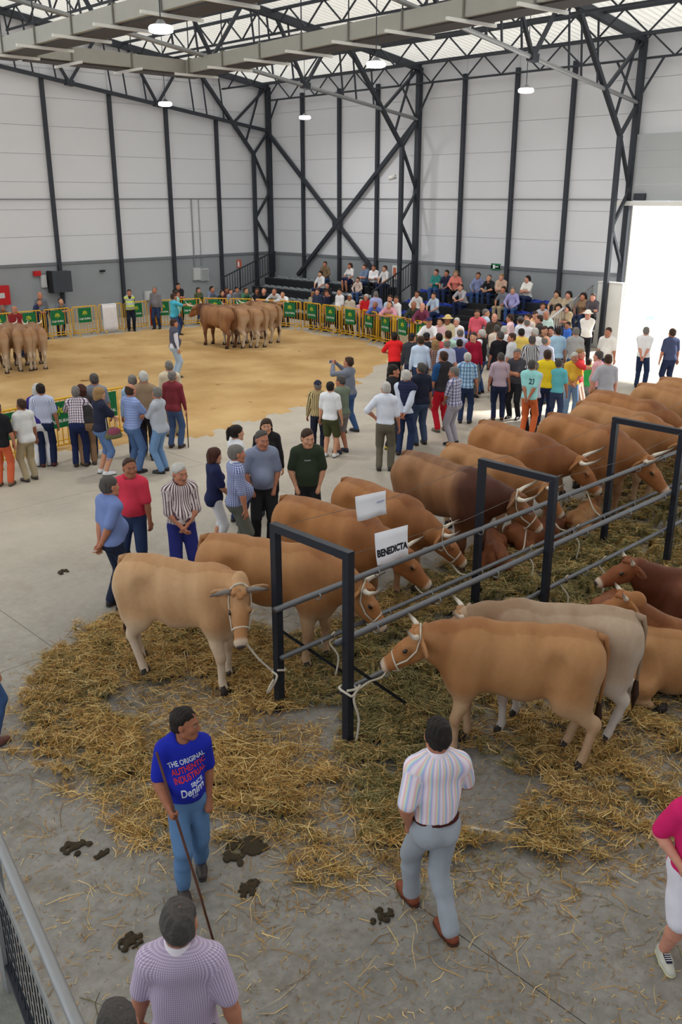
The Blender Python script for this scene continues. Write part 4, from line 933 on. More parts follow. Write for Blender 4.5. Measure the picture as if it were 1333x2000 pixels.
L_ = cow_at('furthest cow back just showing at the right edge', T(1300, 752, 1.38), -106, 1.2, coat='tan', v=.03, neck=(.2, -.2), head=(.3, -.8), group=gl, fat=1.1, share='far2')
M_ = cow_at('tan heifer in the right foreground with white rope halter', T(1163, 1242, 1.33), 126, 1.06, coat='tan', v=.018, legs=(.12, -.02, -.08, .05), neck=(.02, .06), head=(.10, -.5), horns=.55, halter=True, dark_fore=.25, neck_len=.52, ln=.82)
N_ = cow_at('pale grey-fawn heifer behind the foreground tan heifer', T(1238, 1203, 1.33), 126, 1.06, coat='grey', v=.02, legs=(.05, -.12, .05, -.1), neck=(-.02, .05), head=(.08, -.55), horns=.55, dark_fore=.4, neck_len=.52, ln=.82)
# lying animals right of the pen
h126 = math.radians(122)
Q_ = cow('chestnut cow lying with raised head and white-edged ear', (8.98, 3.52), math.radians(128), 1.0, coat='chestnut', v=.024, lying=True, neck=(.05, .72), head=(.15, -.35), horns=.35, dark_fore=.35, group='cattle lying in the straw at right', neck_len=.70)
P_ = cow('dark-necked chestnut cow lying furthest back by the rail', (10.35, 4.15), math.radians(130), 1.0, coat='red', v=.024, lying=True, neck=(.1, .48), head=(.25, -.3), horns=.3, dark_fore=.8, group='cattle lying in the straw at right', neck_len=.66)
S_ = cow('tan cow lying low at the right edge of the straw', P(1325, 1285, .35)[:2]-np.array([.16, .12]), math.radians(-62), 1.0, coat='tan', v=.024, lying=True, neck=(.3, .1), head=(.4, -.5), horns=0, group='cattle lying in the straw at right')
R_ = cow('small red calf, only its ear and crown above the grey heifer', P(1180, 1205, .5)[:2], math.radians(200), .82, coat='red', v=.024, lying=True, neck=(-.2, .25), head=(.2, -.5), horns=0, category='calf', name='calf', group='cattle lying in the straw at right')
for i, (px, z, sc, hd, lb) in enumerate((((965, 1075), .25, .62, 40, 'brown calf lying under the dark-shouldered bull'), ((1045, 1035), .3, .62, -20, 'brown calf lying between two rails beyond the bull'), ((1140, 1005), .3, .6, 10, 'brown calf lying in the hay below the horned cow'))):
    cow(lb, P(*px, z)[:2], math.radians(hd), sc, coat='red' if i < 2 else 'tan', v=.034, lying=True, neck=(.3, .1), head=(.6, -.5), horns=0, category='calf', name='calf', group='calves lying along the far rail')
# show cattle in the arena
ga = 'show cattle standing on the sand'
for i, (px, hd, coat, lb, sh) in enumerate((((452, 681), 92, 'bull', 'dark brown bull at left of the group on the sand', None), ((484, 681), 86, 'dun', 'tan cow, second from left of the group on the sand', 'show'), ((511, 680), 84, 'dun', 'tan cow, third from left of the group on the sand', 'show'), ((538, 671), 82, 'dun', 'tan cow, rightmost of the group on the sand', 'show'))):
    g = P(*px); h = math.radians(hd); c = g[:2]+.72*np.array([math.cos(h), math.sin(h)])
    cow(lb, c, h, 1.12 if i == 0 else 1.08, coat=coat, v=.034, neck=(.1, .15), head=(.1, -.5), horns=1.3, group=ga, share=sh, fat=1.02, dark_fore=.4, udder=i > 0)
for i, (px, hd, lb) in enumerate((((80, 724), 70, 'tan cow seen from behind, rightmost of the four at far left'), ((52, 727), 70, 'tan cow seen from behind, second from right at far left'), ((30, 724), 70, 'tan cow tight behind two others at far left'), ((4, 732), 68, 'tan cow seen from behind at the left edge'))):
    g = P(*px); h = math.radians(hd); c = g[:2]+.72*np.array([math.cos(h), math.sin(h)])
    cow(lb, c, h, 1.02, coat='dun', v=.034, neck=(-.1, .1), head=(-.1, -.5), horns=1.2, group=ga, share='show_b', fat=1.0)
# lead ropes
def lead(root, end, label, sag=.1):
    a = wpt(root, root['chin']); b = Vector(end); m = (a+b)/2-Vector((0, 0, sag)); return rope('lead_rope', [a, m, b], .011, label, 'rope', group='lead ropes')
# ================================================================== TYING RAILS
YR, YF = 6.45, 5.42; FX = [5.35, 8.68, 11.85, 15.0]
rail_steel = mat('dark_square_tube', lin((44, 48, 58)), .45, .2, 10, .4); rail_pipe = mat('dull_grey_pipe', lin((112, 114, 120)), .5, .2, 12, .5)
for i, x in enumerate(FX):
    fr = empty('rail_frame', (x, (YR+YF)/2, 0)); tag(fr, ['dark steel tying frame nearest us, below the name sheet', 'dark steel tying frame, second from us', 'dark steel tying frame, third from us', 'dark steel tying frame furthest away at right edge'][i], 'frame', 'tying frames')
    for y in (YR, YF):
        kid(MB().box((x-.04, y-.04, 0), (x+.04, y+.04, 1.98)).build('upright', rail_steel), fr); kid(MB().box((x-.1, y-.1, 0), (x+.1, y+.1, .012)).build('base_plate', rail_steel), fr)
        if i == 0: kid(member('stay_bar', (x+.03, y, .88), (x+.95, y-.02, .02), .03, rail_steel), fr)
    kid(MB().box((x-.04, YF-.04, 1.98), (x+.04, YR+.04, 2.06)).build('top_bar', rail_steel), fr)
for y, dy, z, x0, lb in ((YR, -.07, 1.17, 5.25, 'upper pipe rail on the far side of the tying frames'), (YR, -.065, .60, 5.32, 'lower pipe rail on the far side of the tying frames'), (YF, .07, 1.13, 5.25, 'upper pipe rail on the near side of the tying frames'), (YF, .065, .58, 5.32, 'lower pipe rail on the near side of the tying frames')):
    r = empty('tying_rail', (x0, y+dy, z)); tag(r, lb, 'rail', 'pipe rails')
    kid(member('pipe', (x0, y+dy, z), (18.5, y+dy, z), .068 if z > 1 else .055, rail_pipe, kind='tube'), r)
    rp = MB().tube([(0, .045*math.cos(t), .045*math.sin(t)) for t in np.linspace(0, 2*math.pi, 15)], .008, 6).mesh('tie_ring', True); rp.materials.append(galv)
    for k in range(12):
        x = 5.9+k*.95+rnd.uniform(-.15, .15); o = link('tie_ring', rp, r); o.location = (x-x0, 0, -.028)
# wires carrying the name sheets
wire_m = mat('thin_wire', lin((90, 88, 86)), .5)
for y, lb in ((YR, 'thin wire strung along the far tops of the frames'), (YF, 'thin wire strung along the near tops of the frames')):
    w = empty('wire', (5.35, y, 2.0)); tag(w, lb, 'wire')
    for a, b in zip(FX[:-1], FX[1:]): kid(MB().tube([(a, y, 2.02), ((a+b)/2, y, 1.93), (b, y, 2.02)], .0025, 4).build('wire_span', wire_m), w)
def sheet(px0, px1, y, hgt_, name, label, txt):
    a = onY(*px0, y-.01); b = onY(*px1, y-.01); x0, x1 = a[0], b[0]; n = 8; zt = 1.965; me = MB()
    r = empty(name, ((x0+x1)/2, y-.012, zt)); tag(r, label, 'paper sheet', 'hanging name sheets'); W_ = (x1-x0)
    for j in range(5):
        for i in range(n+1):
            u = i/n-.5; vv = j/4; me.v.append((u*W_, .02*math.sin(u*5)*vv-.03*vv*vv, -vv*hgt_+(a[2]-zt)*(.5-u)+(b[2]-zt)*(.5+u)))
    for j in range(4):
        for i in range(n): k = j*(n+1)+i; me.f.append((k, k+n+1, k+n+2, k+1))
    o = me.build('sheet_paper', paper_m, r, True); sd = o.modifiers.new('thick', 'SOLIDIFY'); sd.thickness = .0015
    if txt:
        ink = mat('black_ink', lin((30, 30, 40)), .8)
        for t, sz, ux, vz in (('BENEDICTA', hgt_*.26, 0, -.66),):
            tm = text_mesh(t, sz, bold=.004); ww = max(v.co.x for v in tm.vertices)-min(v.co.x for v in tm.vertices)
            for v in tm.vertices: 
                X = v.co.x*(W_*.97/ww); Y = v.co.y*1.15; uu = X/W_; vv = -(Y/hgt_+vz); v.co = (X, .02*math.sin(uu*5)*vv-.03*vv*vv-.004, Y+vz*hgt_+(a[2]-zt)*(.5-uu)+(b[2]-zt)*(.5+uu))
            link('lettering', tm, r, ink)
        lm = MB().box((-W_*.42, -.006, -hgt_*.11), (-W_*.30, -.004, -hgt_*.085)).box((-W_*.44, -.006, -hgt_*.14), (-W_*.36, -.004, -hgt_*.105)); lm.build('letterhead', mat('grey_ink', lin((110, 112, 125)), .8), r)
    else:
        MB().box((W_*.2, -.006, -hgt_*.12), (W_*.44, -.004, -hgt_*.06)).build('letterhead', mat('pale_ink', lin((170, 180, 215)), .8), r)
sheet((694, 970), (754, 958), YR, .27, 'name_sheet', 'blank-looking white sheet hanging above the tan cows', None)
sheet((732, 1042), (797, 1025), YF, .31, 'name_sheet', 'white sheet lettered in black capitals hanging on the wire', 'x')
# lead ropes and knots
b1 = Vector((5.35, YR-.05, .42))
lead(A, (5.30, YR+.05, .42), 'pale lead rope from the fawn heifer to the gatepost', .04)
rope('rope_knot', [(5.30, 6.41, .46), (5.40, 6.40, .43), (5.41, 6.50, .42), (5.30, 6.50, .42), (5.29, 6.41, .40), (5.27, 6.45, .28), (5.24, 6.5, .18), (5.21, 6.46, .25), (5.26, 6.43, .36)], .012, 'white rope knotted around the far gatepost')
rope('rope_knot', [(5.29, 5.37, .66), (5.41, 5.36, .64), (5.41, 5.48, .63), (5.29, 5.48, .65), (5.30, 5.37, .62), (5.34, 5.34, .60), (5.45, 5.36, .66), (5.36, 5.35, .55), (5.42, 5.34, .3), (5.40, 5.36, .05)], .013, 'white rope tied in a bundle on the nearest post')
rope('rope_knot', [(5.42, 5.36, .62), (5.60, 5.38, .63), (5.85, 5.44, .56), (6.0, 5.48, .63)], .011, 'slack white rope from the nearest post to the lower rail')
lead(M_, (6.0, YF+.07, .62), 'lead rope under the chin of the foreground tan heifer', .03)
lead(B, (6.35, YR-.06, .6), 'lead rope from the tan cow behind the heifer', .06); lead(C_, (7.7, YR-.06, .6), 'lead rope from the cow behind the paper sheet', .06)
lead(D, (8.45, YR-.06, .6), 'lead rope from the pale-muzzled cow', .06); lead(E_, (9.6, YR-.06, .62), 'lead rope from the dark-shouldered bull', .1); lead(F_, (10.7, YR-.06, .6), 'lead rope from the light tan half-hidden cow', .08); lead(G_, (11.6, YR-.06, .6), 'lead rope from the horned cow beyond the bull', .08)
for i, (x, y, lb) in enumerate(((6.05, YR-.065, 'rope end dangling from the lower far rail near the first frame'), (9.75, YR-.065, 'rope end dangling beside the second frame'), (10.9, YR-.065, 'rope ends dangling between second and third frames'), (7.55, YF+.065, 'cord dangling near the grey heifer'), (9.2, YF+.065, 'cord dangling above the lying calf'), (10.1, YF+.065, 'cord dangling right of the lying cattle'))):
    rope('rope_end', [(x-.03, y-.03, .63), (x, y-.045, .66), (x+.03, y, .56), (x, y+.03, .5), (x+.05, y-.05, .35), (x+.02, y-.04, .12)], .010, lb, group='dangling rope ends')
# ================================================================== ARENA, BARRIERS, STANDS
def sand_material():
    m = bpy.data.materials.new('arena_sand'); m.use_nodes = True; n, l = nt(m); b = n['Principled BSDF']; b.inputs['Roughness'].default_value = .95; b.inputs['Specular IOR Level'].default_value = .1
    tc = n.new('ShaderNodeTexCoord')
    def nz(sc, d=6): t = n.new('ShaderNodeTexNoise'); t.inputs['Scale'].default_value = sc; t.inputs['Detail'].default_value = d; l.new(tc.outputs['Object'], t.inputs['Vector']); return t
    r = n.new('ShaderNodeValToRGB'); r.color_ramp.elements[0].position = .3; r.color_ramp.elements[1].position = .72; r.color_ramp.elements[0].color = (*lin((168, 132, 84)), 1); r.color_ramp.elements[1].color = (*lin((206, 174, 124)), 1); l.new(nz(.55, 8).outputs['Fac'], r.inputs[0])
    r2 = n.new('ShaderNodeValToRGB'); r2.color_ramp.elements[0].position = .66; r2.color_ramp.elements[1].position = .74; r2.color_ramp.elements[0].color = (0, 0, 0, 1); r2.color_ramp.elements[1].color = (1, 1, 1, 1); l.new(nz(1.6, 9).outputs['Fac'], r2.inputs[0])
    x = n.new('ShaderNodeMix'); x.data_type = 'RGBA'; l.new(r2.outputs[0], x.inputs[0]); l.new(r.outputs[0], x.inputs[6]); x.inputs[7].default_value = (*lin((136, 100, 58)), 1); l.new(x.outputs[2], b.inputs['Base Color'])
    bp = n.new('ShaderNodeBump'); bp.inputs['Strength'].default_value = .6; bp.inputs['Distance'].default_value = .04; l.new(nz(6, 8).outputs['Fac'], bp.inputs['Height']); l.new(bp.outputs[0], b.inputs['Normal']); return m
poly = np.array([(-1, 20), (2, 17.6), (5, 17.3), (7.3, 17.4), (8.6, 17.3), (10.2, 17.0), (11.5, 16.3), (12.6, 16.7), (14.5, 17.0), (16.9, 17.1), (19.0, 18.6), (21.2, 19.9), (22.9, 20.2), (23.7, 22.2), (24.3, 25), (24.2, 28.0), (23.4, 30.3), (22.2, 31.4), (19, 31.8), (14, 32.2), (8, 32.4), (-1, 32)], float)
def inside(pt, pl):
    x, y = pt[:, 0], pt[:, 1]; c = np.zeros(len(pt), bool); j = len(pl)-1
    for i in range(len(pl)):
        xi, yi = pl[i]; xj, yj = pl[j]; m = ((yi > y) != (yj > y)); t = np.where(m, (xj-xi)*(y-yi)/np.where(yj != yi, yj-yi, 1)+xi, -1e9); c ^= m & (x < t); j = i
    return c
gx, gy = np.meshgrid(np.arange(4, 25.2, .16), np.arange(15.6, 32.8, .16), indexing='ij'); pts = np.stack([gx.ravel(), gy.ravel()], 1)
pn = pts+np.stack([hashn(np.c_[pts, pts[:, :1]*0], 2.2, 1), hashn(np.c_[pts, pts[:, :1]*0], 2.6, 2)], 1)*.28
ins = inside(pn, poly); nxg, nyg = gx.shape; zz = .018+.012*hashn(np.c_[pts, pts[:, :1]*0], 4.5, 3)+.012*hashn(np.c_[pts, pts[:, :1]*0], 11, 4); zz = np.where(ins, np.maximum(zz, .008), -.02)
ii, jj = np.meshgrid(np.arange(nxg-1), np.arange(nyg-1), indexing='ij'); q = np.stack([ii*nyg+jj, (ii+1)*nyg+jj, (ii+1)*nyg+jj+1, ii*nyg+jj+1], -1).reshape(-1, 4); q = q[ins[q].any(1)]
used = np.unique(q); remap = np.full(len(pts), -1); remap[used] = np.arange(len(used))
tag(link('sand_bed', npmesh('sand_bed', np.c_[pts, zz][used], remap[q]), None, sand_material()), 'raked golden sand covering the show arena floor', 'sand', kind='stuff')
# ---- yellow crowd barriers
yel = mat('barrier_yellow', lin((222, 172, 36)), .5, .1, 8); sgreen = mat('barrier_sign_green', lin((14, 108, 62)), .5, .05, 4); logo_y = mat('logo_yellow', lin((206, 206, 60)), .5); letter_w = mat('letter_white', lin((225, 232, 228)), .6)
BW = 1.14
fr_me = MB().tube([(-.52, 0, .12), (-.52, 0, 1.05), (-.47, 0, 1.1), (.47, 0, 1.1), (.52, 0, 1.05), (.52, 0, .12), (-.52, 0, .12)], .021, 7).tube([(-.52, 0, .22), (.52, 0, .22)], .016, 6).mesh('frame', True); fr_me.materials.append(yel)
bar_me = MB().tube([(0, 0, .13), (0, 0, 1.09)], .012, 6).mesh('bar', True); bar_me.materials.append(yel)
ft_me = MB().tube([(0, -.28, .012), (0, -.22, .10), (0, 0, .15), (0, .22, .10), (0, .28, .012)], .018, 6).mesh('foot', True); ft_me.materials.append(yel)
sg_me = MB().box((-.27, -.035, .50), (.27, -.027, 1.05)).mesh('sign_panel'); sg_me.materials.append(sgreen)
lf = MB()
for a in (0, 1, 2, 3, 4):
    t = math.radians(90+(a-2)*50); c = np.array([0, -.04, .845]); d = np.array([math.cos(t), 0, math.sin(t)]); n_ = np.array([-d[2], 0, d[0]]); lf.prism([c+d*.02, c+d*.07+n_*.025, c+d*.12, c+d*.07-n_*.025], (0, .003, 0))
lf.box((-.008, -.04, .76), (.008, -.037, .86)); lf_me = lf.mesh('emblem'); lf_me.materials.append(logo_y)
tx = text_mesh('CAJA RURAL', .085, bold=.002)
for v in tx.vertices: v.co = (v.co.x*1.0, -.039, v.co.y*1.1+.64)
tx.materials.append(letter_w)
def barrier(x, y, rz, label, sign=True, group='yellow crowd barriers'):
    r = empty('crowd_barrier', (x, y, .0), rz); tag(r, label, 'barrier', group); link('frame', fr_me, r)
    for i in range(8): o = link('bar', bar_me, r); o.location.x = -.52+1.04*(i+.5)/8
    for s in (-.38, .38): o = link('foot', ft_me, r); o.location.x = s
    if sign: o = link('sign_panel', sg_me, r); link('emblem', lf_me, o); link('lettering', tx, o)
path = [(12.4, 32.35), (20.2, 32.3), (22.7, 31.5), (24.05, 29.6), (24.65, 27.4), (24.5, 24.0), (23.5, 20.2)]
names_l = ['leftmost yellow barrier along the far sand edge', 'yellow barrier behind the four cattle at far left', 'yellow barrier right of the four cattle at far left', 'yellow barrier in front of the leaning man in grey', 'yellow barrier just left of the white cloth', 'yellow barrier carrying the white cloth', 'yellow barrier behind the high-visibility jacket', 'yellow barrier carrying the striped red and yellow flag', 'yellow barrier behind the turquoise shirt', 'yellow barrier left of the show bulls', 'yellow barrier behind the bulls, left', 'yellow barrier behind the bulls, right']
pts_ = []; acc = 0.0
for a, b in zip(path[:-1], path[1:]):
    a = np.array(a); b = np.array(b); L = np.linalg.norm(b-a); d = (b-a)/L; t = (BW/2 if not pts_ else BW-acc)
    while t < L: pts_.append((a+d*t, math.atan2(d[1], d[0]))); t += BW
    acc = L-(t-BW)
BAR = pts_
ordn = ['first', 'second', 'third', 'fourth', 'fifth', 'sixth', 'seventh', 'eighth', 'ninth', 'tenth', 'eleventh', 'twelfth', 'thirteenth']
for i, (p, a) in enumerate(pts_):
    lb = names_l[i] if i < len(names_l) else 'yellow barrier, %s right of the show bulls' % ordn[i-len(names_l)]
    barrier(p[0], p[1], a+(math.pi if i > 7 and False else 0), lb, sign=True)
for i, (x, y, a) in enumerate(((6.2, 17.1, .05), (7.45, 17.2, .1), (8.65, 17.45, .1), (9.85, 17.6, .05))): barrier(x, y, a+math.pi if i > 4 else a, ['near yellow barrier at the left edge', 'near yellow barrier beside the man in white', 'near yellow barrier between the plaid shirts', 'near yellow barrier with bare green board by the blonde woman'][i], group='near yellow barriers')
# cloth and flag hung over barriers
def hang(name, p, a, w, h, m, label, cat, dz=1.12):
    b = MB(); n = 24
    for j in range(7):
        for i in range(n+1): b.v.append(((i/n-.5)*w, -.055-.025*math.sin(i*1.9)*(.3+j/6), dz-h*j/6))
    for j in range(6):
        for i in range(n): k = j*(n+1)+i; b.f.append((k, k+n+1, k+n+2, k+1))
    r = empty(name, (p[0], p[1], 0), a); tag(r, label, cat); o = b.build('drape', m, r, True); s = o.modifiers.new('t', 'SOLIDIFY'); s.thickness = .006
    vecattr(o.data, 'weave', np.array([(v[0]+3, v[2], 0) for v in b.v])); MB().box((-w/2, -.06, dz-.01), (w/2, .06, dz+.008)).build('fold_over', m, r)
q = P(216, 650); hang('white_cloth', (q[0], 32.25), 0, .62, 1.05, so(232, 230, 236), 'white pleated cloth hung over a yellow barrier', 'cloth')
q = P(303, 640); hang('striped_flag', (q[0], 32.25), 0, .5, 1.0, cloth('v', [(200, 60, 40), (232, 176, 40)], .166, .5), 'red and yellow striped flag hung over a barrier', 'flag')
# ---- stands
deck_m = mat('stand_black', lin((40, 42, 46)), .7, .15, 4); seat_grey = mat('seat_grey', lin((128, 134, 138)), .55, .06, 6); seat_blue = mat('seat_blue', lin((34, 58, 156)), .5, .08, 6)
ROWS = [(29.3, 1.40), (28.5, 1.04), (27.7, .68), (26.9, .32)]
sb = SDF().ell((0, 0, .01), (.21, .20, .03), .01).cone((.17, -.2, .03), (.17, .2, .06), .03, .04, .03).ell((0, 0, .07), (.17, .17, .04), .02, mode='sub').cut((0, 0, -.01), (0, 0, -1)).mesh(.03)
seat_me = npmesh('seat', *sb); seat_me.materials.append(seat_grey)
def stand(y0, y1, sm, label, gap=None):
    r = empty('bleacher', (28.5, (y0+y1)/2, 0)); tag(r, label, 'stand')
    for k, (x, z) in enumerate(ROWS):
        kid(MB().box((x-.28, y0, 0), (x+.52 if k else XW-.3, y1, z-.05)).build('step_deck', deck_m), r); kid(MB().box((x-.29, y0, z-.09), (x-.27, y1, z-.04)).build('nosing', steel), r)
        y = y0+.3
        while y < y1-.2:
            if not (gap and gap[0] < y < gap[1]): o = link('seat', seat_me, None, sm); o.location = (x-.02, y, z-.045); kid(o, r)
            y += .47
    if gap:
        for k in range(6): kid(MB().box((26.4+k*.4, gap[0], 0), (26.8+k*.4+.02, gap[1], .18+k*.2)).build('aisle_step', black_m), r)
stand(27.3, 35.3, seat_grey, 'black stepped stand with grey seats in the corner'); stand(17.5, 25.6, seat_blue, 'black stepped stand with blue seats along the long wall', (21.3, 22.3))
def guard(a, b, za, zb, label, m, h=1.0, steps=1):
    a = Vector(a); b = Vector(b); r = empty('guard_rail', a); tag(r, label, 'railing', 'stand railings')
    for s in range(steps):
        p = a.lerp(b, s/steps); q = a.lerp(b, (s+1)/steps); z0 = za+(zb-za)*s/steps; z1 = za+(zb-za)*(s+1)/steps
        kid(member('hand_rail', (p.x, p.y, z0+h), (q.x, q.y, z1+h), .05, m), r); kid(member('bottom_rail', (p.x, p.y, z0+.1), (q.x, q.y, z1+.1), .04, m), r)
        n = max(2, int((q-p).length/.14))
        for i in range(n+1):
            t = i/n; c = p.lerp(q, t); z = z0+(z1-z0)*t; kid(member('baluster', (c.x, c.y, z if i in (0, n) else z+.1), (c.x, c.y, z+h), .05 if i in (0, n) else .022, m), r)
guard((26.6, 35.55, 0), (29.9, 35.55, 0), .45, 1.55, 'black railing up the far end of the grey stand', steel, 1.0, 3); guard((27.4, 26.4, 0), (29.9, 26.4, 0), .4, 1.5, 'black railing between the two stands', steel, 1.0, 2); guard((26.2, 17.3, 0), (29.2, 17.3, 0), .1, 1.2, 'pale metal railing at the doorway end of the blue stand', galv, .95, 1)
r = empty('fire_sign', onX(772, 532, XW-.03)); tag(r, 'small white sign with red extinguisher by the stand railing', 'sign')
MB().box((-.02, -.15, -.3), (0, .15, .3)).build('plate', white_paint, r); MB().box((-.03, -.08, -.2), (-.02, .08, .2)).build('pictogram', orange_m, r)
# outside: pale post and far hedge in the sun
tag(MB().box((38.0, 19.35, -.03), (38.25, 19.6, 5.2)).box((37.9, 19.25, -.03), (38.35, 19.7, .05)).build('yard_post', mat('pale_blue_post', lin((190, 210, 230)), .6, .05, 3)), 'pale blue post outside the open doorway', 'post')
# ---- who is where
def pf(fx, fy, hx, hy, lo=1.5, hi=1.84): return P(fx, fy)[:2], float(np.clip(hgt(fx, fy, hx, hy), lo, hi))
navy = so(38, 46, 78); jean = so(64, 92, 140); djean = so(44, 58, 92); ljean = so(120, 150, 186); blk = so(34, 34, 38); khaki = so(164, 150, 122); greyt = so(112, 112, 112); blue_w = so(44, 50, 120)
white_s = so(228, 230, 238); lblue = so(158, 184, 216)
POSES['tee_walk'] = dict(pose(feet=((-.10, -.14, -.05), (.09, .16, .12)), hands=((-.175, .055, .885), (.17, .27, 1.02)), poles=((-.3, -1, 0), (.45, -1, -.2)), hide=(0,), head=(1.05, -.05), hz=.925, curl=1.25, belly=1.0, twist=.08), key='tee_walk')
POSES['stroll'] = dict(pose(feet=((-.04, .30, .15), (.07, -.14, .12)), hands=((-.175, .06, .90), (.23, .26, .99)), poles=((-.8, -.9, 0), (.7, -1, -.2)), hide=(0,), head=(-.25, -.12), hz=.915, twist=-.12, belly=1.2), key='stroll')
POSES['stride_back'] = dict(pose(feet=((-.10, .2, .0), (.10, -.15, 0)), hands=((-.27, .12, .86), (.30, -.05, .84)), poles=((-.5, -1, 0), (.9, -1, 0)), head=(-.15, -.05), belly=1.2, curl=.9), key='stride_back')
POSES['akimbo'] = dict(pose(hands=((-.2, .1, 1.0), (.16, .10, 1.0)), poles=((-.6, -1, 0), (.6, -1, 0)), feet=((-.1, .03, .1), (.1, -.02, -.1)), belly=0, fem=True), key='akimbo')
POSES['elbow_out'] = dict(pose(hands=((-.235, .09, .93), (.24, .05, .82)), poles=((-1, -.7, 0), (.5, -1, 0)), hide=(0,), head=(-.3, -.1), belly=1.5), key='elbow_out')
gf = 'people in the foreground'
# man in the blue T-shirt with a stick
loc, ht = pf(376, 1724, 372, 1380); T1, F1 = person('man in bright blue lettered T-shirt walking with a long stick', loc, 176, 'tee_walk', ('short', so(32, 44, 168)), ('long', so(92, 126, 168)), (64, 56, 56), ('short', 'black'), 'c', ht, 'near', gf, hem=.0)
def loc2w(root, q): a = root.rotation_euler.z; k = root.scale[0]; x, y, z = q; return Vector((root.location.x+k*(x*math.cos(a)-y*math.sin(a)), root.location.y+k*(x*math.sin(a)+y*math.cos(a)), root.location.z+k*z))
hnd = loc2w(T1, F1.wr[1]+nrm(F1.wr[1]-F1.el[1])*.085+np.array([-.03, .012, -.0])); bot = Vector(P(424, 1862)); dv = (hnd-bot); top = hnd+dv.normalized()*.48
st = MB().tube([bot, bot+dv*.5+Vector((.006, 0, 0)), hnd, top], [.0085, .0095, .010, .0095], 8).build('walking_stick', mat('brown_wood', lin((84, 50, 36)), .5, .25, 20), None, True); tag(st, 'long thin brown stick held by the man in blue', 'stick')
# printed lettering on the blue shirt, laid on the cloth
from mathutils.bvhtree import BVHTree
def print_on(root, me, items, tilt):
    bv = BVHTree.FromPolygons([v.co[:] for v in me.vertices], [p.vertices[:] for p in me.polygons]); shirt = [c for c in root.children if c.name.startswith('shirt')][0]
    ca, sa = math.cos(tilt), math.sin(tilt)
    for txt, size, cx, cz, wid, m, shear in items:
        tm = text_mesh(txt, size, shear=shear, bold=size*.02); bm = bmesh.new(); bm.from_mesh(tm); bmesh.ops.triangulate(bm, faces=bm.faces[:]); bmesh.ops.subdivide_edges(bm, edges=[e for e in bm.edges if e.calc_length() > .012], cuts=2); xs_ = [v.co.x for v in bm.verts]; k = wid/max(max(xs_)-min(xs_), 1e-6)
        for v in bm.verts:
            x0, z0 = v.co.x*k, v.co.y; x, z = -(cx+x0*ca-z0*sa), cz+x0*sa+z0*ca
            h = bv.ray_cast(Vector((x, .6, z)), Vector((0, -1, 0))); v.co = (x, (h[0].y if h[0] else .1)+.004, z)
        bm.to_mesh(tm); bm.free(); link('print', tm, shirt, m)
wp = mat('print_white', lin((214, 220, 236)), .8); rp_ = mat('print_red', lin((206, 52, 60)), .8); bp_ = mat('print_pale_blue', lin((150, 170, 226)), .8)
print_on(T1, PCACHE[('tee_walk', 'near', 'shirt', 'short', .0)], [('THE ORIGINAL', .068, .01, 1.32, .31, wp, 0), ('AUTHENTIC', .072, .025, 1.255, .29, rp_, 0), ('INDUSTRIAL', .070, .03, 1.188, .27, rp_, 0), ('SINCE', .045, .08, 1.135, .10, wp, 0), ('Denim', .10, .035, 1.075, .20, wp, .25), ('CO', .035, .06, 1.025, .05, wp, 0)], .26)
loc, ht = pf(842, 1806, 847, 1402); T2, F2 = person('man seen from behind in pastel striped shirt and grey jeans', loc, 333, 'stroll', ('short', cloth('ramp', [(236, 226, 240), (240, 190, 206), (236, 228, 190), (190, 222, 236), (178, 186, 232), (232, 214, 240), (240, 232, 240)], .062)), ('long', so(158, 166, 176)), (126, 66, 44), ('short', 'black'), 'a', 1.76, 'near', gf, ('collar', 'belt', so(74, 34, 30)), hem=.075, sole=(70, 40, 30))
person('man at bottom edge in fine purple check shirt, back to us', P(345, 1768, 1.73)[:2], 8, 'stride_back', ('short', cloth('plaid', [(234, 228, 238), (196, 182, 208)], .013, .55)), ('long', greyt), (60, 50, 46), ('short', 'darkgrey'), 'a', 1.73, 'near', gf, ('collar',))
person('person at bottom edge, only greying crown of hair showing', P(226, 1972, 1.70)[:2], 0, 'stand', ('short', so(70, 74, 90)), ('long', djean), (50, 44, 40), ('short', 'darkgrey'), 'a', 1.71, 'mid', gf)
W5, F5 = person('woman at right edge in pink T-shirt and white shorts', P(1326, 1880)[:2], 148, 'akimbo', ('short', so(214, 40, 108)), ('shorts', so(226, 224, 236)), (196, 196, 186), ('bob', 'brown'), 'd', 1.62, 'near', gf, hem=-.06, sole=(206, 206, 170))
# navy tongues with white laces on her sneakers
for i in (0, 1):
    sh = [c for c in W5.children if c.name.startswith('shoe')][i]; a = F5.an[i]; yaw = F5.p['feet'][i][2]; fd = rotz(np.array([0, 1, 0.]), yaw); sd = np.cross(fd, (0, 0, 1)); b = MB(); o0 = np.array([a[0], a[1], .0])
    tg = MB().prism([o0+fd*.055+sd*-.026+[0, 0, .089], o0+fd*.055+sd*.026+[0, 0, .089], o0+fd*.13+sd*.022+[0, 0, .074], o0+fd*.13-sd*.022+[0, 0, .074]], (0, 0, .008)).build('tongue', so(36, 42, 66), sh)
    for k in range(4):
        c = o0+fd*(.066+.017*k)+np.array([0, 0, .100-.0035*k]); b.tube([c-sd*.022, c+sd*.022], .0035, 5)
    b.build('laces', so(226, 226, 226), sh)
person('man at left edge in jeans, only one side showing', P(-24, 1452)[:2], 60, 'stand', ('short', lblue), ('long', jean), (110, 70, 60), ('short', 'grey'), 'a', 1.72, 'mid', gf)
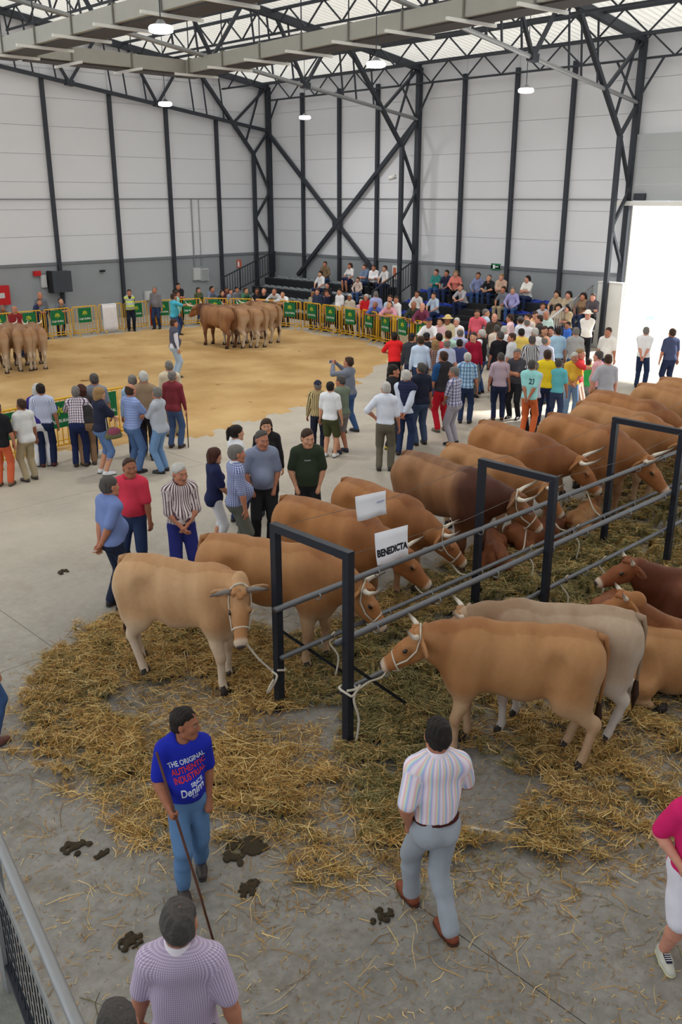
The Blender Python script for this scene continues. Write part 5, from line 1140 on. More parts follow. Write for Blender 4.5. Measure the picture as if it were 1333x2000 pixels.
# ---- talkers behind the pale heifer
gm = 'people talking behind the cattle'
def mid(label, feet, head, face, ps, top, bot, shoe=(46, 42, 42), hair=('short', 'brown'), skin='a', extra=(), group=gm, lod='mid', **k):
    loc, ht = pf(feet[0], feet[1], head[0], head[1]); 
    if 'ht' in k: ht = k.pop('ht')
    return person(label, loc, face, ps, top, bot, shoe, hair, skin, ht, lod, group, extra, **k)
mid('man in plain blue shirt, hands clasped behind his back', (232, 1186), (230, 912), 62, 'behind', ('short', so(116, 136, 190)), ('long', so(38, 46, 66)), hair=('short', 'darkgrey'), extra=('collar',), belly=1.3, ht=1.80)
mid('man in red polo shirt standing close to the blue-shirted man', (270, 1128), (262, 893), 205, 'stand_l', ('short', so(208, 60, 82)), ('long', djean), hair=('recede', 'brown'), skin='c', extra=('collar', 'belt', blk), hem=.02)
mid('white-haired man with moustache in dark and white striped shirt', (362, 1150), (360, 902), 168, 'clasp', ('roll', cloth('v', [(92, 66, 78), (222, 214, 214)], .034, .55)), ('long', blue_w), hair=('short', 'white'), extra=('collar', 'moustache'), belly=1.6, hem=.02)
mid('short-haired woman in navy blouse and white cropped trousers', (425, 1075), (408, 865), 80, 'clasp', ('short', so(40, 46, 82)), ('capri', white_s), hair=('bob', 'auburn'), skin='b', fem=True, hem=-.12, ht=1.62)
mid('man in white and blue fine check shirt, grey trousers', (468, 1098), (466, 868), 75, 'stand', ('roll', cloth('plaid', [(224, 228, 240), (120, 136, 186)], .026, .5)), ('long', so(104, 108, 100)), hair=('short', 'grey'), extra=('collar',), belly=1.7)
mid('man in grey-blue polo shirt with hands in pockets', (516, 1065), (518, 838), 172, 'pocket', ('short', so(138, 148, 174)), ('long', so(44, 44, 48)), hair=('recede', 'darkgrey'), extra=('collar',), belly=1.5)
person('dark-haired woman with ponytail in white top, behind the checked shirt', P(460, 830, 1.66)[:2], 70, 'stand', ('short', white_s), ('long', djean), (50, 50, 60), ('pony', 'black'), 'b', 1.66, 'mid', gm, fem=True)
person('long-haired girl in black jacket behind the grey polo', P(520, 817, 1.66)[:2], 180, 'stand', ('long', so(40, 38, 42)), ('long', blk), (40, 40, 44), ('long', 'brown'), 'b', 1.66, 'mid', gm, fem=True)
mid('young man in dark green T-shirt, hands behind him', (602, 1060), (600, 830), 176, 'pocket', ('short', so(52, 62, 48)), ('long', so(38, 38, 42)), hair=('short', 'brown'), skin='b', belly=.4)
GT = [o for o in bpy.data.objects if o.get('label', '').startswith('young man in dark green')][0]; GS = [c for c in GT.children if c.name.startswith('shirt')][0]; print_on(GT, GS.data, [('====', .035, 0, 1.30, .09, wp, 0)], 0)
g2 = 'people on the concrete beside the sand'
mid('man in cream and brown striped shirt and navy cap', (622, 880), (612, 752), 5, 'stand', ('long', cloth('v', [(226, 212, 160), (120, 100, 70)], .05, .65)), ('long', so(40, 44, 62)), hair=('cap', 'grey', (44, 48, 66), (180, 40, 40)), group=g2)
mid('boy in white T-shirt and dark green shorts', (646, 892), (637, 745), 20, 'stand', ('short', so(232, 234, 240)), ('shorts', so(74, 78, 50)), (220, 220, 224), ('short', 'black'), 'b', group=g2, belly=0)
mid('man in grey-green T-shirt and grey shorts', (668, 884), (666, 733), 320, 'clasp', ('short', so(120, 132, 116)), ('shorts', so(140, 132, 132)), (44, 50, 66), ('short', 'darkgrey'), group=g2)
person('man in grey hoodie holding up a phone to take a photograph', P(682, 699, 1.70)[:2], 300, 'photo', ('long', so(120, 126, 142)), ('long', jean), (60, 60, 66), ('short', 'brown'), 'a', 1.73, 'mid', g2)
mid('white-haired man in white shirt and brown trousers, hand on hip', (752, 918), (750, 745), 4, 'hip', ('roll', so(222, 228, 244)), ('long', so(104, 98, 86)), (60, 56, 50), ('short', 'white'), extra=('collar',), group=g2, belly=1.3, hem=.02)
mid('bearded man in black T-shirt facing right', (764, 880), (757, 705), 80, 'stand', ('short', so(36, 36, 40)), ('long', so(60, 60, 66)), (200, 170, 60), ('short', 'black'), group=g2)
mid('white-haired man in quilted navy vest, hands behind back', (790, 888), (793, 722), 15, 'behind', ('long', so(206, 214, 232)), ('long', djean), (60, 50, 44), ('short', 'white'), extra=('vest', cloth('h', [(52, 58, 92), (40, 44, 72)], .06, .8)), group=g2)
mid('man in dark navy polo and jeans beside the quilted vest', (820, 868), (824, 708), 330, 'stand', ('short', so(40, 44, 62)), ('long', so(72, 88, 118)), (60, 50, 44), ('short', 'darkgrey'), group=g2, extra=('collar',))
person('man in bright red top leaning over the barrier', P(772, 662, 1.5)[:2], 350, 'lean_s', ('short', so(222, 40, 44)), ('long', blk), (50, 46, 44), ('short', 'black'), 'a', 1.72, 'mid', g2)
person('man in pale blue shirt with his back to us by the barrier', P(823, 656, 1.74)[:2], 5, 'stand', ('long', so(196, 214, 240)), ('long', djean), (60, 50, 46), ('short', 'brown'), 'a', 1.74, 'mid', g2, hem=.02)
person('long-haired woman in patterned beige dress', P(851, 663, 1.64)[:2], 340, 'stand', ('short', cloth('plaid', [(206, 190, 176), (150, 110, 110)], .06, .5)), ('skirt', cloth('solid', [(196, 178, 160)])), (120, 80, 60), ('long', 'blond'), 'b', 1.64, 'mid', g2, fem=True)
mid('man in black vest, blue sleeves and red trousers', (862, 842), (872, 680), 330, 'stand', ('short', so(40, 80, 130)), ('long', so(186, 30, 48)), (110, 104, 90), ('recede', 'brown'), extra=('vest', so(50, 48, 52)), group=g2)
mid('grey-haired man in white and violet plaid shirt', (884, 868), (888, 716), 300, 'clasp', ('short', cloth('plaid', [(226, 226, 236), (130, 130, 168)], .07, .4)), ('long', so(168, 164, 176)), (44, 44, 50), ('short', 'grey'), group=g2, belly=1.6)
mid('white-haired man in pale blue plaid shirt, back to us', (908, 826), (912, 688), 8, 'stand', ('short', cloth('plaid', [(206, 230, 244), (130, 160, 196)], .09, .4)), ('long', djean), (50, 46, 44), ('short', 'white'), group=g2)
mid('man in pink and grey striped polo, back to us', (972, 820), (972, 688), 355, 'stand', ('short', cloth('v', [(216, 196, 208), (150, 130, 150)], .03, .5)), ('long', so(40, 48, 78)), (90, 60, 46), ('short', 'darkgrey'), group=g2, belly=1.2)
mid('man in charcoal shirt with folded arms', (1003, 818), (1008, 680), 205, 'fold', ('short', so(72, 72, 80)), ('long', so(42, 42, 48)), (44, 40, 40), ('short', 'grey'), group=g2, belly=1.5)
AQ = mid('man in pale aqua numbered T-shirt and orange trousers', (1030, 850), (1032, 702), 20, 'behind', ('short', so(158, 222, 222)), ('long', so(214, 108, 62)), (50, 44, 44), ('short', 'darkgrey'), group=g2, belly=1.5, hem=-.06)
mid('man in bright yellow T-shirt behind the aqua shirt', (1060, 830), (1051, 682), 10, 'stand', ('short', so(238, 208, 48)), ('long', navy), (50, 46, 44), ('short', 'brown'), group=g2)
mid('man in turquoise T-shirt and jeans, back to us', (1082, 832), (1097, 700), 10, 'stand', ('short', so(104, 192, 204)), ('long', so(62, 76, 110)), (56, 50, 48), ('short', 'darkgrey'), group=g2, belly=1.2)
mid('grey-bearded man in yellow polo shirt', (1112, 815), (1119, 687), 170, 'clasp', ('short', so(226, 184, 70)), ('long', ljean), (60, 56, 54), ('short', 'white'), group=g2, extra=('collar',), belly=1.3)
person('woman in red top with one arm held out', P(1134, 681, 1.66)[:2], 110, 'point', ('short', so(226, 66, 70)), ('long', so(206, 176, 160)), (80, 60, 56), ('short', 'blond'), 'd', 1.66, 'far', g2, fem=True)
mid('boy in bright green T-shirt and grey shorts', (1142, 806), (1149, 711), 40, 'stand', ('short', so(50, 172, 92)), ('shorts', so(120, 124, 124)), (50, 50, 54), ('short', 'black'), 'b', group=g2, lod='far', belly=0, ht=1.36)
person('man in pink shirt talking near the doorway', P(1172, 685, 1.70)[:2], 290, 'stand', ('short', so(226, 170, 176)), ('long', so(90, 96, 110)), (60, 50, 46), ('short', 'darkgrey'), 'd', 1.7, 'far', g2)
person('broad man in pale grey T-shirt, back to us near the doorway', P(1190, 692, 1.76)[:2], 345, 'elbow_out', ('short', so(176, 178, 188)), ('long', so(110, 112, 124)), (60, 50, 46), ('short', 'brown'), 'd', 1.76, 'mid', g2)
# the number on the aqua shirt
tm = text_mesh('23', .17, bold=.004)
for v in tm.vertices: v.co = (v.co.x*.8, 0, v.co.y)
o = link('print', tm, [c for c in AQ[0].children if c.name.startswith('shirt')][0], mat('print_dark', lin((40, 60, 66)), .8)); bv = BVHTree.FromPolygons([v.co[:] for v in o.parent.data.vertices], [p.vertices[:] for p in o.parent.data.polygons])
for v in tm.vertices: h = bv.ray_cast(Vector((v.co.x+.07, -.7, v.co.z+1.27)), Vector((0, 1, 0))); v.co = (v.co.x+.07, (h[0].y if h[0] else -.15)-.006, v.co.z+1.27)
# camera phone
ph = [o for o in bpy.data.objects if o.get('label', '').startswith('man in grey hoodie')][0]; Fp = FIGS[('photo', 'mid')]; c = loc2w(ph, (Fp.wr[0]+Fp.wr[1])/2+np.array([.0, .10, .04])); e = empty('phone', c, ph.rotation_euler.z); tag(e, 'pale mobile phone held up by the man in hoodie', 'phone')
MB().box((-.075, -.004, -.037), (.075, .004, .037)).build('case', mat('phone_case', lin((190, 192, 200)), .4), e); MB().box((-.068, -.0055, -.032), (.068, -.004, .032)).build('screen', mat('phone_screen', lin((120, 130, 150)), .2), e)
# ---- spectators at the near barrier, lower left
g3 = 'spectators at the near barrier'
mid('person in black T-shirt and orange trousers at left edge', (12, 948), (2, 785), 20, 'stand', ('short', so(34, 34, 38)), ('long', so(206, 100, 66)), (110, 90, 70), ('short', 'black'), group=g3, hem=-.08)
mid('man in off-white T-shirt and khaki trousers', (60, 938), (50, 778), 330, 'stand', ('short', so(216, 216, 216)), ('long', khaki), (70, 62, 56), ('recede', 'brown'), 'c', group=g3, hem=-.08)
mid('man in white and pale blue striped shirt, back to us', (96, 910), (91, 748), 5, 'stand', ('short', cloth('v', [(222, 226, 240), (160, 170, 206)], .03, .6)), ('long', so(36, 46, 78)), (90, 40, 40), ('short', 'black'), group=g3, hem=.02)
mid('man in white shirt with dark plaid, back to us', (160, 910), (137, 752), 10, 'lean_s', ('short', cloth('plaid', [(232, 226, 232), (90, 70, 96)], .055, .28)), ('long', so(34, 44, 80)), (60, 46, 44), ('recede', 'grey'), group=g3, hem=.02)
person('white-haired person in purple top at the barrier', P(69, 749, 1.66)[:2], 10, 'lean_s', ('long', so(58, 48, 130)), ('long', white_s), (200, 200, 206), ('bob', 'white'), 'b', 1.68, 'mid', g3)
person('dark-haired person in black top leaning at the barrier', P(160, 752, 1.62)[:2], 350, 'lean_s', ('short', so(52, 48, 50)), ('long', so(140, 110, 84)), (90, 70, 60), ('bob', 'auburn'), 'b', 1.66, 'mid', g3)
person('man in grey polo shirt looking at the arena', P(183, 729, 1.74)[:2], 5, 'stand', ('short', so(128, 134, 148)), ('long', djean), (50, 46, 44), ('short', 'darkgrey'), 'a', 1.74, 'mid', g3)
BL = mid('blonde woman in navy top and blue cropped trousers with handbag', (206, 926), (203, 755), 70, 'fold', ('short', so(40, 44, 64)), ('capri', so(96, 124, 172)), (226, 228, 234), ('bob', 'blond'), 'b', group=g3, fem=True)
mid('bald man in striped blue polo with folded arms', (266, 922), (256, 750), 55, 'fold', ('short', cloth('h', [(128, 148, 202), (150, 168, 214)], .05, .5)), ('long', so(84, 112, 156)), (44, 42, 44), ('bald', 'brown'), group=g3, belly=1.4)
person('man in pale blue shirt half hidden behind the beige sweater', P(258, 732, 1.70)[:2], 5, 'stand', ('long', lblue), ('long', navy), (50, 46, 44), ('short', 'grey'), 'a', 1.70, 'mid', g3)
mid('white-haired man in beige sweater and black trousers', (292, 892), (275, 723), 5, 'walk', ('long', so(150, 128, 104)), ('long', so(40, 38, 42)), (60, 56, 56), ('short', 'white'), group=g3)
mid('man in pale grey shirt and light jeans with folded arms', (318, 922), (318, 755), 300, 'fold_r', ('long', so(176, 182, 194)), ('long', so(112, 146, 188)), (56, 54, 58), ('short', 'grey'), group=g3, hem=-.08)
MR = mid('man in dark red shirt and jeans holding a cane', (345, 874), (338, 724), 25, 'stand', ('long', so(128, 52, 62)), ('long', so(76, 98, 140)), (70, 50, 44), ('short', 'grey'), group=g3, hem=-.06)
c = loc2w(MR[0], MR[1].wr[1]+np.array([0, .03, -.06])); tag(MB().tube([(c.x, c.y, 0), (c.x, c.y, c.z), (c.x+.02, c.y+.02, c.z+.04)], .012, 6).build('walking_cane', MATS['brown_wood'], None, True), 'wooden cane beside the man in dark red', 'cane')
person('grey-haired person in cream jacket beyond the dark red shirt', P(330, 706, 1.68)[:2], 0, 'stand', ('long', so(206, 192, 168)), ('long', khaki), (70, 60, 54), ('short', 'grey'), 'a', 1.70, 'mid', g3)
bl = loc2w(BL[0], np.array([.20, .16, .86])); e = empty('handbag', bl, BL[0].rotation_euler.z); tag(e, 'patterned olive handbag on the blonde woman\'s hip', 'bag')
link('bag_body', npmesh('bag_body', *SDF().ell((0, 0, 0), (.05, .15, .12), .02).cone((0, -.12, -.06), (0, .12, -.06), .055, .055, .03).mesh(.014)), e, cloth('solid', [(112, 110, 84)])); MB().tube([(0, -.12, .08), (-.08, -.1, .35), (-.17, -.05, .58), (-.12, .06, .36), (-.02, .1, .1)], .009, 6).build('strap', so(180, 174, 160), e)
link('flap', npmesh('flap', *SDF().ell((.03, 0, .03), (.035, .13, .085), .02).mesh(.014)), e, cloth('ramp', [(150, 80, 100), (70, 110, 110), (170, 140, 90), (90, 70, 110)], .04))
# ---- people on the sand and along the far edge
g4 = 'people on or around the sand'
mid('arena steward in grey vest over white sleeves and pale jeans', (345, 737), (337, 636), 75, 'stand', ('long', so(206, 208, 220)), ('long', so(160, 182, 206)), (90, 80, 70), ('short', 'brown'), extra=('vest', so(84, 86, 104)), group=g4, lod='far', ht=1.72)
HV = mid('man in yellow high-visibility jacket and dark trousers', (258, 647), (250, 565), 175, 'behind', ('long', so(34, 38, 52)), ('long', so(30, 34, 48)), (34, 34, 38), ('short', 'brown'), extra=('vest', cloth('h', [(206, 226, 50), (170, 176, 170)], .17, .72)), group=g4, lod='far', belly=1.3)
for i, (lb, px, py, ht, face, ps, top, bot, hr, kw) in enumerate((
 ('man in grey shirt standing behind the striped flag', 302, 559, 1.70, 200, 'stand', so(120, 118, 124), djean, ('short', 'grey'), {}),
 ('man in turquoise T-shirt pointing across the sand', 338, 573, 1.74, 70, 'point', so(74, 176, 204), jean, ('short', 'brown'), {}),
 ('person in pale green beside the turquoise shirt', 344, 567, 1.70, 80, 'stand', so(140, 196, 190), djean, ('short', 'brown'), {}),
 ('man in black T-shirt standing by the wall post', 347, 552, 1.74, 170, 'fold', so(34, 34, 40), blk, ('short', 'black'), {}),
 ('handler in dark red shirt behind the four cattle', 27, 597, 1.72, 180, 'clasp', so(140, 44, 46), djean, ('bald', 'brown'), {}),
 ('man in grey jacket standing by the wall at far left', 77, 570, 1.74, 175, 'stand', so(106, 112, 122), djean, ('bald', 'brown'), {}))):
    person(lb, P(px, py, ht)[:2], face, ps, ('short' if 'T-shirt' in lb else 'long', top), ('long', bot), (50, 46, 44), hr, 'a', ht, 'far', g4)
def behind_bar(px, py, ht, frac): return P(px, py, ht)[:2]
def bar_hit(d):
    for a, b in zip(path[:-1], path[1:]):
        a = np.array(a); b = np.array(b); e = b-a; det = d[0]*-e[1]+d[1]*e[0]
        if abs(det) < 1e-9: continue
        t = (a[0]*-e[1]+a[1]*e[0])/det; u = (d[0]*a[1]-d[1]*a[0])/det
        u = ((d*t-a)@e)/(e@e)
        if t > 0 and -.02 <= u <= 1.02: return t
    return 27.0
rowl = [('man in navy leaning on the far-left barrier', 71, 590, 1.35, 'lean', so(48, 54, 88), 'brown'), ('man in grey hooded top leaning on the far-left barrier', 113, 588, 1.35, 'lean', so(104, 110, 120), 'brown'), ('bald person behind the barrier at the left edge', 3, 610, 1.5, 'lean_s', so(110, 90, 84), 'grey'),
 ('woman in green camouflage top behind the far barrier', 387, 561, 1.64, 'stand', so(82, 92, 64), 'brown'), ('man in grey-blue T-shirt leaning behind the far barrier', 410, 561, 1.6, 'lean_s', so(112, 122, 146), 'black'), ('man in black T-shirt above the dark bull', 430, 569, 1.55, 'lean_s', so(40, 40, 46), 'brown'), ('man in maroon behind the grey polo above the bulls', 442, 561, 1.68, 'stand', so(90, 54, 64), 'brown'), ('large man in grey polo above the show cattle', 450, 564, 1.70, 'stand', so(146, 156, 172), 'brown'), ('man in grey tee right of the large grey polo', 462, 560, 1.72, 'stand', so(120, 122, 130), 'black'), ('man in dark green top above the show cattle', 476, 564, 1.66, 'lean_s', so(76, 116, 92), 'brown'),
 ('woman in black top leaning on barrier below the grey stand', 506, 565, 1.58, 'lean_s', so(42, 40, 46), 'brown'), ('man in black jacket leaning below the grey stand', 522, 567, 1.5, 'lean', so(38, 38, 44), 'brown'), ('man in pale grey T-shirt leaning below the grey stand', 542, 568, 1.5, 'lean', so(190, 192, 198), 'brown'), ('dark-haired man in white T-shirt bent over the barrier', 558, 574, 1.45, 'lean', so(232, 234, 240), 'black'),
 ('blonde woman in pale scarf below the grey stand', 612, 569, 1.6, 'stand', so(170, 160, 140), 'blond'), ('man in dark suit and pale shirt below the grey stand', 621, 563, 1.74, 'stand', so(56, 66, 92), 'brown'), ('man in navy jacket facing right below the grey stand', 638, 567, 1.72, 'stand_r', so(42, 48, 70), 'red'), ('dark-haired man in bright white T-shirt behind the barrier', 664, 563, 1.74, 'stand_l', so(236, 238, 244), 'black'), ('white-haired man in beige polo behind the barrier', 684, 574, 1.72, 'stand', so(200, 190, 176), 'white'), ('person in pink behind the red polo', 706, 584, 1.62, 'stand', so(230, 180, 200), 'white'), ('white-haired man in red polo behind the barrier', 716, 574, 1.74, 'stand', so(198, 36, 44), 'white'), ('man in lilac-blue shirt turned away from the barrier', 735, 566, 1.76, 'stand', so(172, 176, 222), 'grey'), ('bald man in blue polo leaning on the barrier', 738, 595, 1.48, 'lean', so(86, 104, 180), 'bald'), ('child in pale blue held beside the white shirt', 763, 575, 1.6, 'stand', so(190, 214, 236), 'brown'), ('man in white shirt holding a child', 775, 573, 1.74, 'stand_l', so(226, 228, 232), 'brown'), ('man in pink check shirt leaning on the barrier', 766, 594, 1.48, 'lean', so(222, 160, 176), 'brown'),
 ('bald man in dark green vest leaning at the barrier', 812, 590, 1.55, 'lean_s', so(58, 66, 60), 'bald'), ('bald man in maroon shirt at the barrier', 829, 585, 1.62, 'lean_s', so(118, 58, 84), 'bald'), ('man in white T-shirt and navy cap at the barrier', 843, 604, 1.5, 'lean_s', so(232, 232, 236), 'cap'), ('child in pink behind the barrier', 861, 620, 1.3, 'stand', so(232, 190, 196), 'brown'), ('person in straw hat and cream clothes behind the barrier', 876, 610, 1.66, 'stand', so(214, 202, 168), 'hat'), ('person in white top with hidden face behind the barrier', 893, 620, 1.6, 'stand', so(236, 234, 240), 'white')]
g5 = 'spectators behind the far barriers'
for i, (lb, px, py, ht, ps, top, hr) in enumerate(rowl):
    full = {'lean': 1.72, 'lean_s': 1.72}.get(ps, max(ht, 1.6) if 'hild' not in lb else ht+.0); loc = P(px, py, ht)[:2]
    # people lean towards the sand: root stands behind the rail
    H_ = ('short', hr) if hr in HAIRC else {'bald': ('bald', 'grey'), 'cap': ('cap', 'brown', (46, 52, 90), (46, 52, 90)), 'hat': ('hat', 'brown', (214, 188, 128))}[hr]
    if 'woman' in lb: H_ = ('long', hr)
    br = math.pi*1.0+.35 if px > 480 else -math.pi/2
    gd = ray(px, py); gl_ = math.hypot(gd[0], gd[1]); gd = gd/gl_; r0 = bar_hit(gd[:2]); off = {'lean': .50, 'lean_s': .48}.get(ps, .60)
    if 'turned away' in lb: off = 1.1
    hz_ = CAM_H+gd[2]*(r0+(off-{'lean': .62, 'lean_s': .40}.get(ps, 0)))
    loc = gd[:2]*(r0+off); full = float(np.clip(hz_/{'lean': 1.50, 'lean_s': 1.68}.get(ps, 1.75), .8, 1.0))*1.75
    if 'hild' in lb: full = max(1.15, full) if 'held' not in lb else full
    person(lb, loc, {'stand_r': -30, 'stand_l': 30}.get(ps, 0)+(150 if 'turned away' in lb else 0)+(-60 if 'facing right' in lb else 0), ps, ('short' if i % 3 else 'long', top), ('long', [djean, navy, blk, jean][i % 4]), (50, 46, 44), H_, 'abcd'[i % 4], full, 'far', g5, bearing=br, fem='woman' in lb)
# ---- the crowd right of the sand
g6 = 'standing crowd towards the doorway'
crowd = [('man in pink polo leaning above the crowd', 933, 604, 1.72, 190, 'hip', so(226, 100, 118), 'brown'), ('grey-haired man in pale blue shirt beside the pink polo', 949, 603, 1.72, 60, 'stand', so(196, 218, 236), 'grey'), ('bald man in dark olive shirt in the crowd', 967, 612, 1.72, 180, 'stand', so(74, 64, 58), 'bald'), ('man in mint green shirt with back to us in the crowd', 877, 645, 1.72, 10, 'stand', so(190, 232, 218), 'brown'), ('bald man in lilac shirt with back to us', 900, 641, 1.74, 20, 'stand', so(186, 190, 224), 'bald'), ('boy in dark blue T-shirt behind the pale plaid shirt', 899, 662, 1.62, 5, 'stand', so(66, 74, 120), 'black'), ('bald man in pale blue shirt left of the plaid shirt', 874, 662, 1.70, 340, 'stand', so(176, 186, 214), 'bald'), ('man in dark crimson polo shirt', 926, 648, 1.74, 150, 'stand', so(158, 28, 58), 'brown'), ('white-haired man in black waistcoat over white shirt', 943, 643, 1.74, 300, 'stand', so(232, 234, 238), 'white'), ('man in black jacket with his back to us', 979, 647, 1.74, 0, 'stand', so(34, 34, 40), 'darkgrey'), ('man in cream shirt behind the black jacket', 972, 634, 1.72, 20, 'stand', so(222, 206, 188), 'darkgrey'), ('white-haired man in white shirt right of the black jacket', 986, 636, 1.72, 20, 'stand', so(232, 236, 244), 'white'), ('man in pale pink shirt facing left in the crowd', 999, 613, 1.74, 280, 'stand', so(240, 206, 210), 'brown'), ('man in grey cap and white shirt in the crowd', 1018, 618, 1.72, 300, 'stand', so(220, 226, 238), 'capg'), ('dark-haired person in yellow top in the crowd', 1020, 641, 1.70, 0, 'stand', so(236, 206, 110), 'black'), ('man in grey check shirt facing left in the crowd', 1002, 650, 1.72, 290, 'stand', so(206, 208, 216), 'brown'), ('person in orange top in the crowd below the seated women', 1046, 607, 1.70, 180, 'stand', so(240, 190, 150), 'brown'), ('man in dark jacket turned left in the crowd', 1056, 615, 1.74, 270, 'stand', so(70, 66, 66), 'brown'), ('bald man in pale mint shirt in the crowd', 1068, 607, 1.72, 170, 'stand', so(206, 232, 226), 'bald'), ('man with dark hair in pale shirt under the seated couple', 1033, 612, 1.68, 200, 'stand', so(226, 214, 206), 'brown'), ('bald person in white shirt in the crowd', 1031, 622, 1.70, 20, 'stand', so(232, 230, 238), 'bald'), ('white-haired person in white top in the crowd', 1047, 640, 1.70, 10, 'stand', so(232, 232, 234), 'white'), ('man in brown jacket in the crowd', 1065, 636, 1.72, 190, 'stand', so(112, 90, 78), 'brown'), ('man with dark hair behind the brown jacket', 1077, 637, 1.70, 190, 'stand', so(226, 220, 210), 'black'), ('man in black and white striped shirt, back to us', 1041, 655, 1.74, 5, 'stand', cloth('v', [(210, 210, 214), (70, 74, 84)], .05, .55), 'darkgrey'), ('bald man in grey-blue shirt, back to us', 1067, 656, 1.74, 15, 'stand', so(182, 184, 204), 'bald'), ('black-haired man in sky blue shirt in the crowd', 1092, 639, 1.72, 340, 'stand', so(170, 204, 232), 'black'), ('child in blue T-shirt towards the doorway', 1111, 628, 1.5, 250, 'stand', so(70, 120, 220), 'black'), ('broad man in grey T-shirt towards the doorway', 1127, 639, 1.76, 10, 'stand', so(166, 166, 168), 'grey'), ('person in white hat and white clothes by the white board', 1150, 606, 1.72, 190, 'stand', so(242, 238, 232), 'hatw'), ('person in pale clothes standing in the bright light', 1190, 639, 1.72, 200, 'stand', so(240, 236, 232), 'brown'), ('person in dark cap behind the red jumper', 805, 651, 1.70, 5, 'stand', so(60, 62, 70), 'capd'), ('person in black cap right of the pale blue shirt', 834, 650, 1.70, 5, 'stand', so(50, 52, 62), 'capd'), ('person in coral red left of the mint shirt', 859, 650, 1.70, 20, 'stand', so(210, 90, 96), 'black'), ('grey-haired man just behind the aqua T-shirt', 1046, 705, 1.66, 330, 'stand', so(190, 190, 206), 'grey'), ('person in white and grey standing in the sunlit doorway', 1264, 638, 1.70, 10, 'stand', so(236, 236, 240), 'grey'), ('person in navy T-shirt at the sunlit doorway', 1316, 641, 1.74, 330, 'stand', so(70, 78, 110), 'brown')]
for i, (lb, px, py, ht, face, ps, top, hr) in enumerate(crowd):
    m = top if not isinstance(top, tuple) else top; H_ = ('short', hr) if hr in HAIRC else {'bald': ('bald', 'grey'), 'capg': ('cap', 'brown', (90, 90, 94), (90, 90, 94)), 'capd': ('cap', 'brown', (40, 40, 46), (40, 40, 46)), 'hatw': ('hat', 'white', (240, 236, 226))}[hr]
    ps2 = ps if ps != 'stand' else ['stand', 'stand_r', 'stand', 'stand_l', 'clasp', 'behind'][i % 6]
    person(lb, P(px, py, ht)[:2], face, ps2, (['short', 'long', 'short'][i % 3], m), ('long', [djean, navy, greyt, jean, blk][i % 5]), (50, 46, 44), H_, 'abd'[i % 3], ht, 'far', g6, ('vest', so(44, 42, 46)) if 'waistcoat' in lb else ())
# ---- seated on the stands
g7 = 'people seated on the stands'
seated = [('person in brown coat alone on the top grey row', 636, 513, so(120, 100, 76), 'brown'), ('man in white T-shirt on the grey stand', 628, 535, so(226, 226, 230), 'black'), ('man in black on the grey stand beside the white T-shirt', 640, 541, so(44, 42, 46), 'black'), ('woman in white top and black skirt on the grey stand', 686, 519, so(224, 220, 220), 'auburn'), ('child in pale top seated on the grey stand', 700, 528, so(200, 180, 170), 'brown'), ('man in blue shirt seated on the grey stand', 714, 520, so(110, 130, 160), 'brown'), ('man in white T-shirt with folded arms on the grey stand', 731, 518, so(232, 232, 236), 'brown'), ('person in white at the end of the grey stand', 754, 525, so(216, 214, 216), 'brown'),
 ('person in green top, leftmost on the top blue row', 853, 533, so(58, 132, 128), 'brown'), ('man in navy printed T-shirt on the top blue row', 875, 523, so(44, 46, 70), 'black'), ('woman in coral top on the top blue row', 891, 523, so(222, 130, 118), 'blond'), ('man in pale grey shirt leaning forward on the blue stand', 909, 541, so(176, 174, 180), 'brown'), ('man in blue check shirt on the blue stand', 935, 541, so(130, 140, 180), 'brown'), ('man in black T-shirt leaning forward on the blue stand', 962, 545, so(42, 42, 48), 'darkgrey'), ('person with fair hair behind the black T-shirt', 980, 538, so(200, 170, 150), 'blond'), ('man in grey shirt and beige trousers on the blue stand', 987, 548, so(116, 118, 128), 'brown'), ('man in lilac polo and jeans low on the blue stand', 1003, 567, so(160, 156, 206), 'grey'), ('woman in white jacket on the blue stand', 1032, 550, so(232, 230, 224), 'black'), ('man in grey shirt left of the seated women', 1062, 578, so(180, 180, 190), 'brown'), ('curly-haired woman in beige, upper left of the five', 1092, 559, so(176, 158, 134), 'curly'), ('curly-haired woman in beige, upper middle of the five', 1113, 557, so(184, 166, 140), 'curly'), ('curly-haired woman in brown, upper right of the five', 1143, 560, so(150, 120, 96), 'curly'), ('curly-haired woman in beige, lower left of the five', 1092, 582, so(190, 172, 146), 'curly'), ('curly-haired woman in beige, lower right of the five', 1112, 585, so(180, 160, 130), 'curly'), ('man in white shirt low on the blue stand behind the barrier', 816, 572, so(220, 216, 214), 'brown'), ('man in pale blue shirt low on the blue stand', 850, 577, so(186, 202, 224), 'brown'), ('person in dark clothes at the doorway end of the blue stand', 1160, 564, so(84, 78, 84), 'brown')]
for i, (lb, px, py, top, hr) in enumerate(seated):
    best = min(ROWS, key=lambda r: abs(onX(px, py, r[0]-.05)[2]-.90-r[1])); q = onX(px, py, best[0]-.05); w = 'woman' in lb or hr == 'curly'
    H_ = ('curly', 'black') if hr == 'curly' else (('long', hr) if w else ('short', hr))
    ps = 'sit_f' if 'forward' in lb else ('sit_x' if 'folded' in lb or i % 3 == 2 else 'sit')
    person(lb, (best[0]-.02, q[1]), 0, ps, ('short' if i % 2 else 'long', top), ('skirt' if 'skirt' in lb else 'long', [jean, djean, blk, navy][i % 4] if 'beige trousers' not in lb else khaki), (60, 52, 48), H_, 'abd'[i % 3], 1.45 if 'child' in lb else 1.70, 'far', g7, z=best[1]+.02, bearing=math.pi+[.3, 0, .5, -.1][i % 4], fem=w)
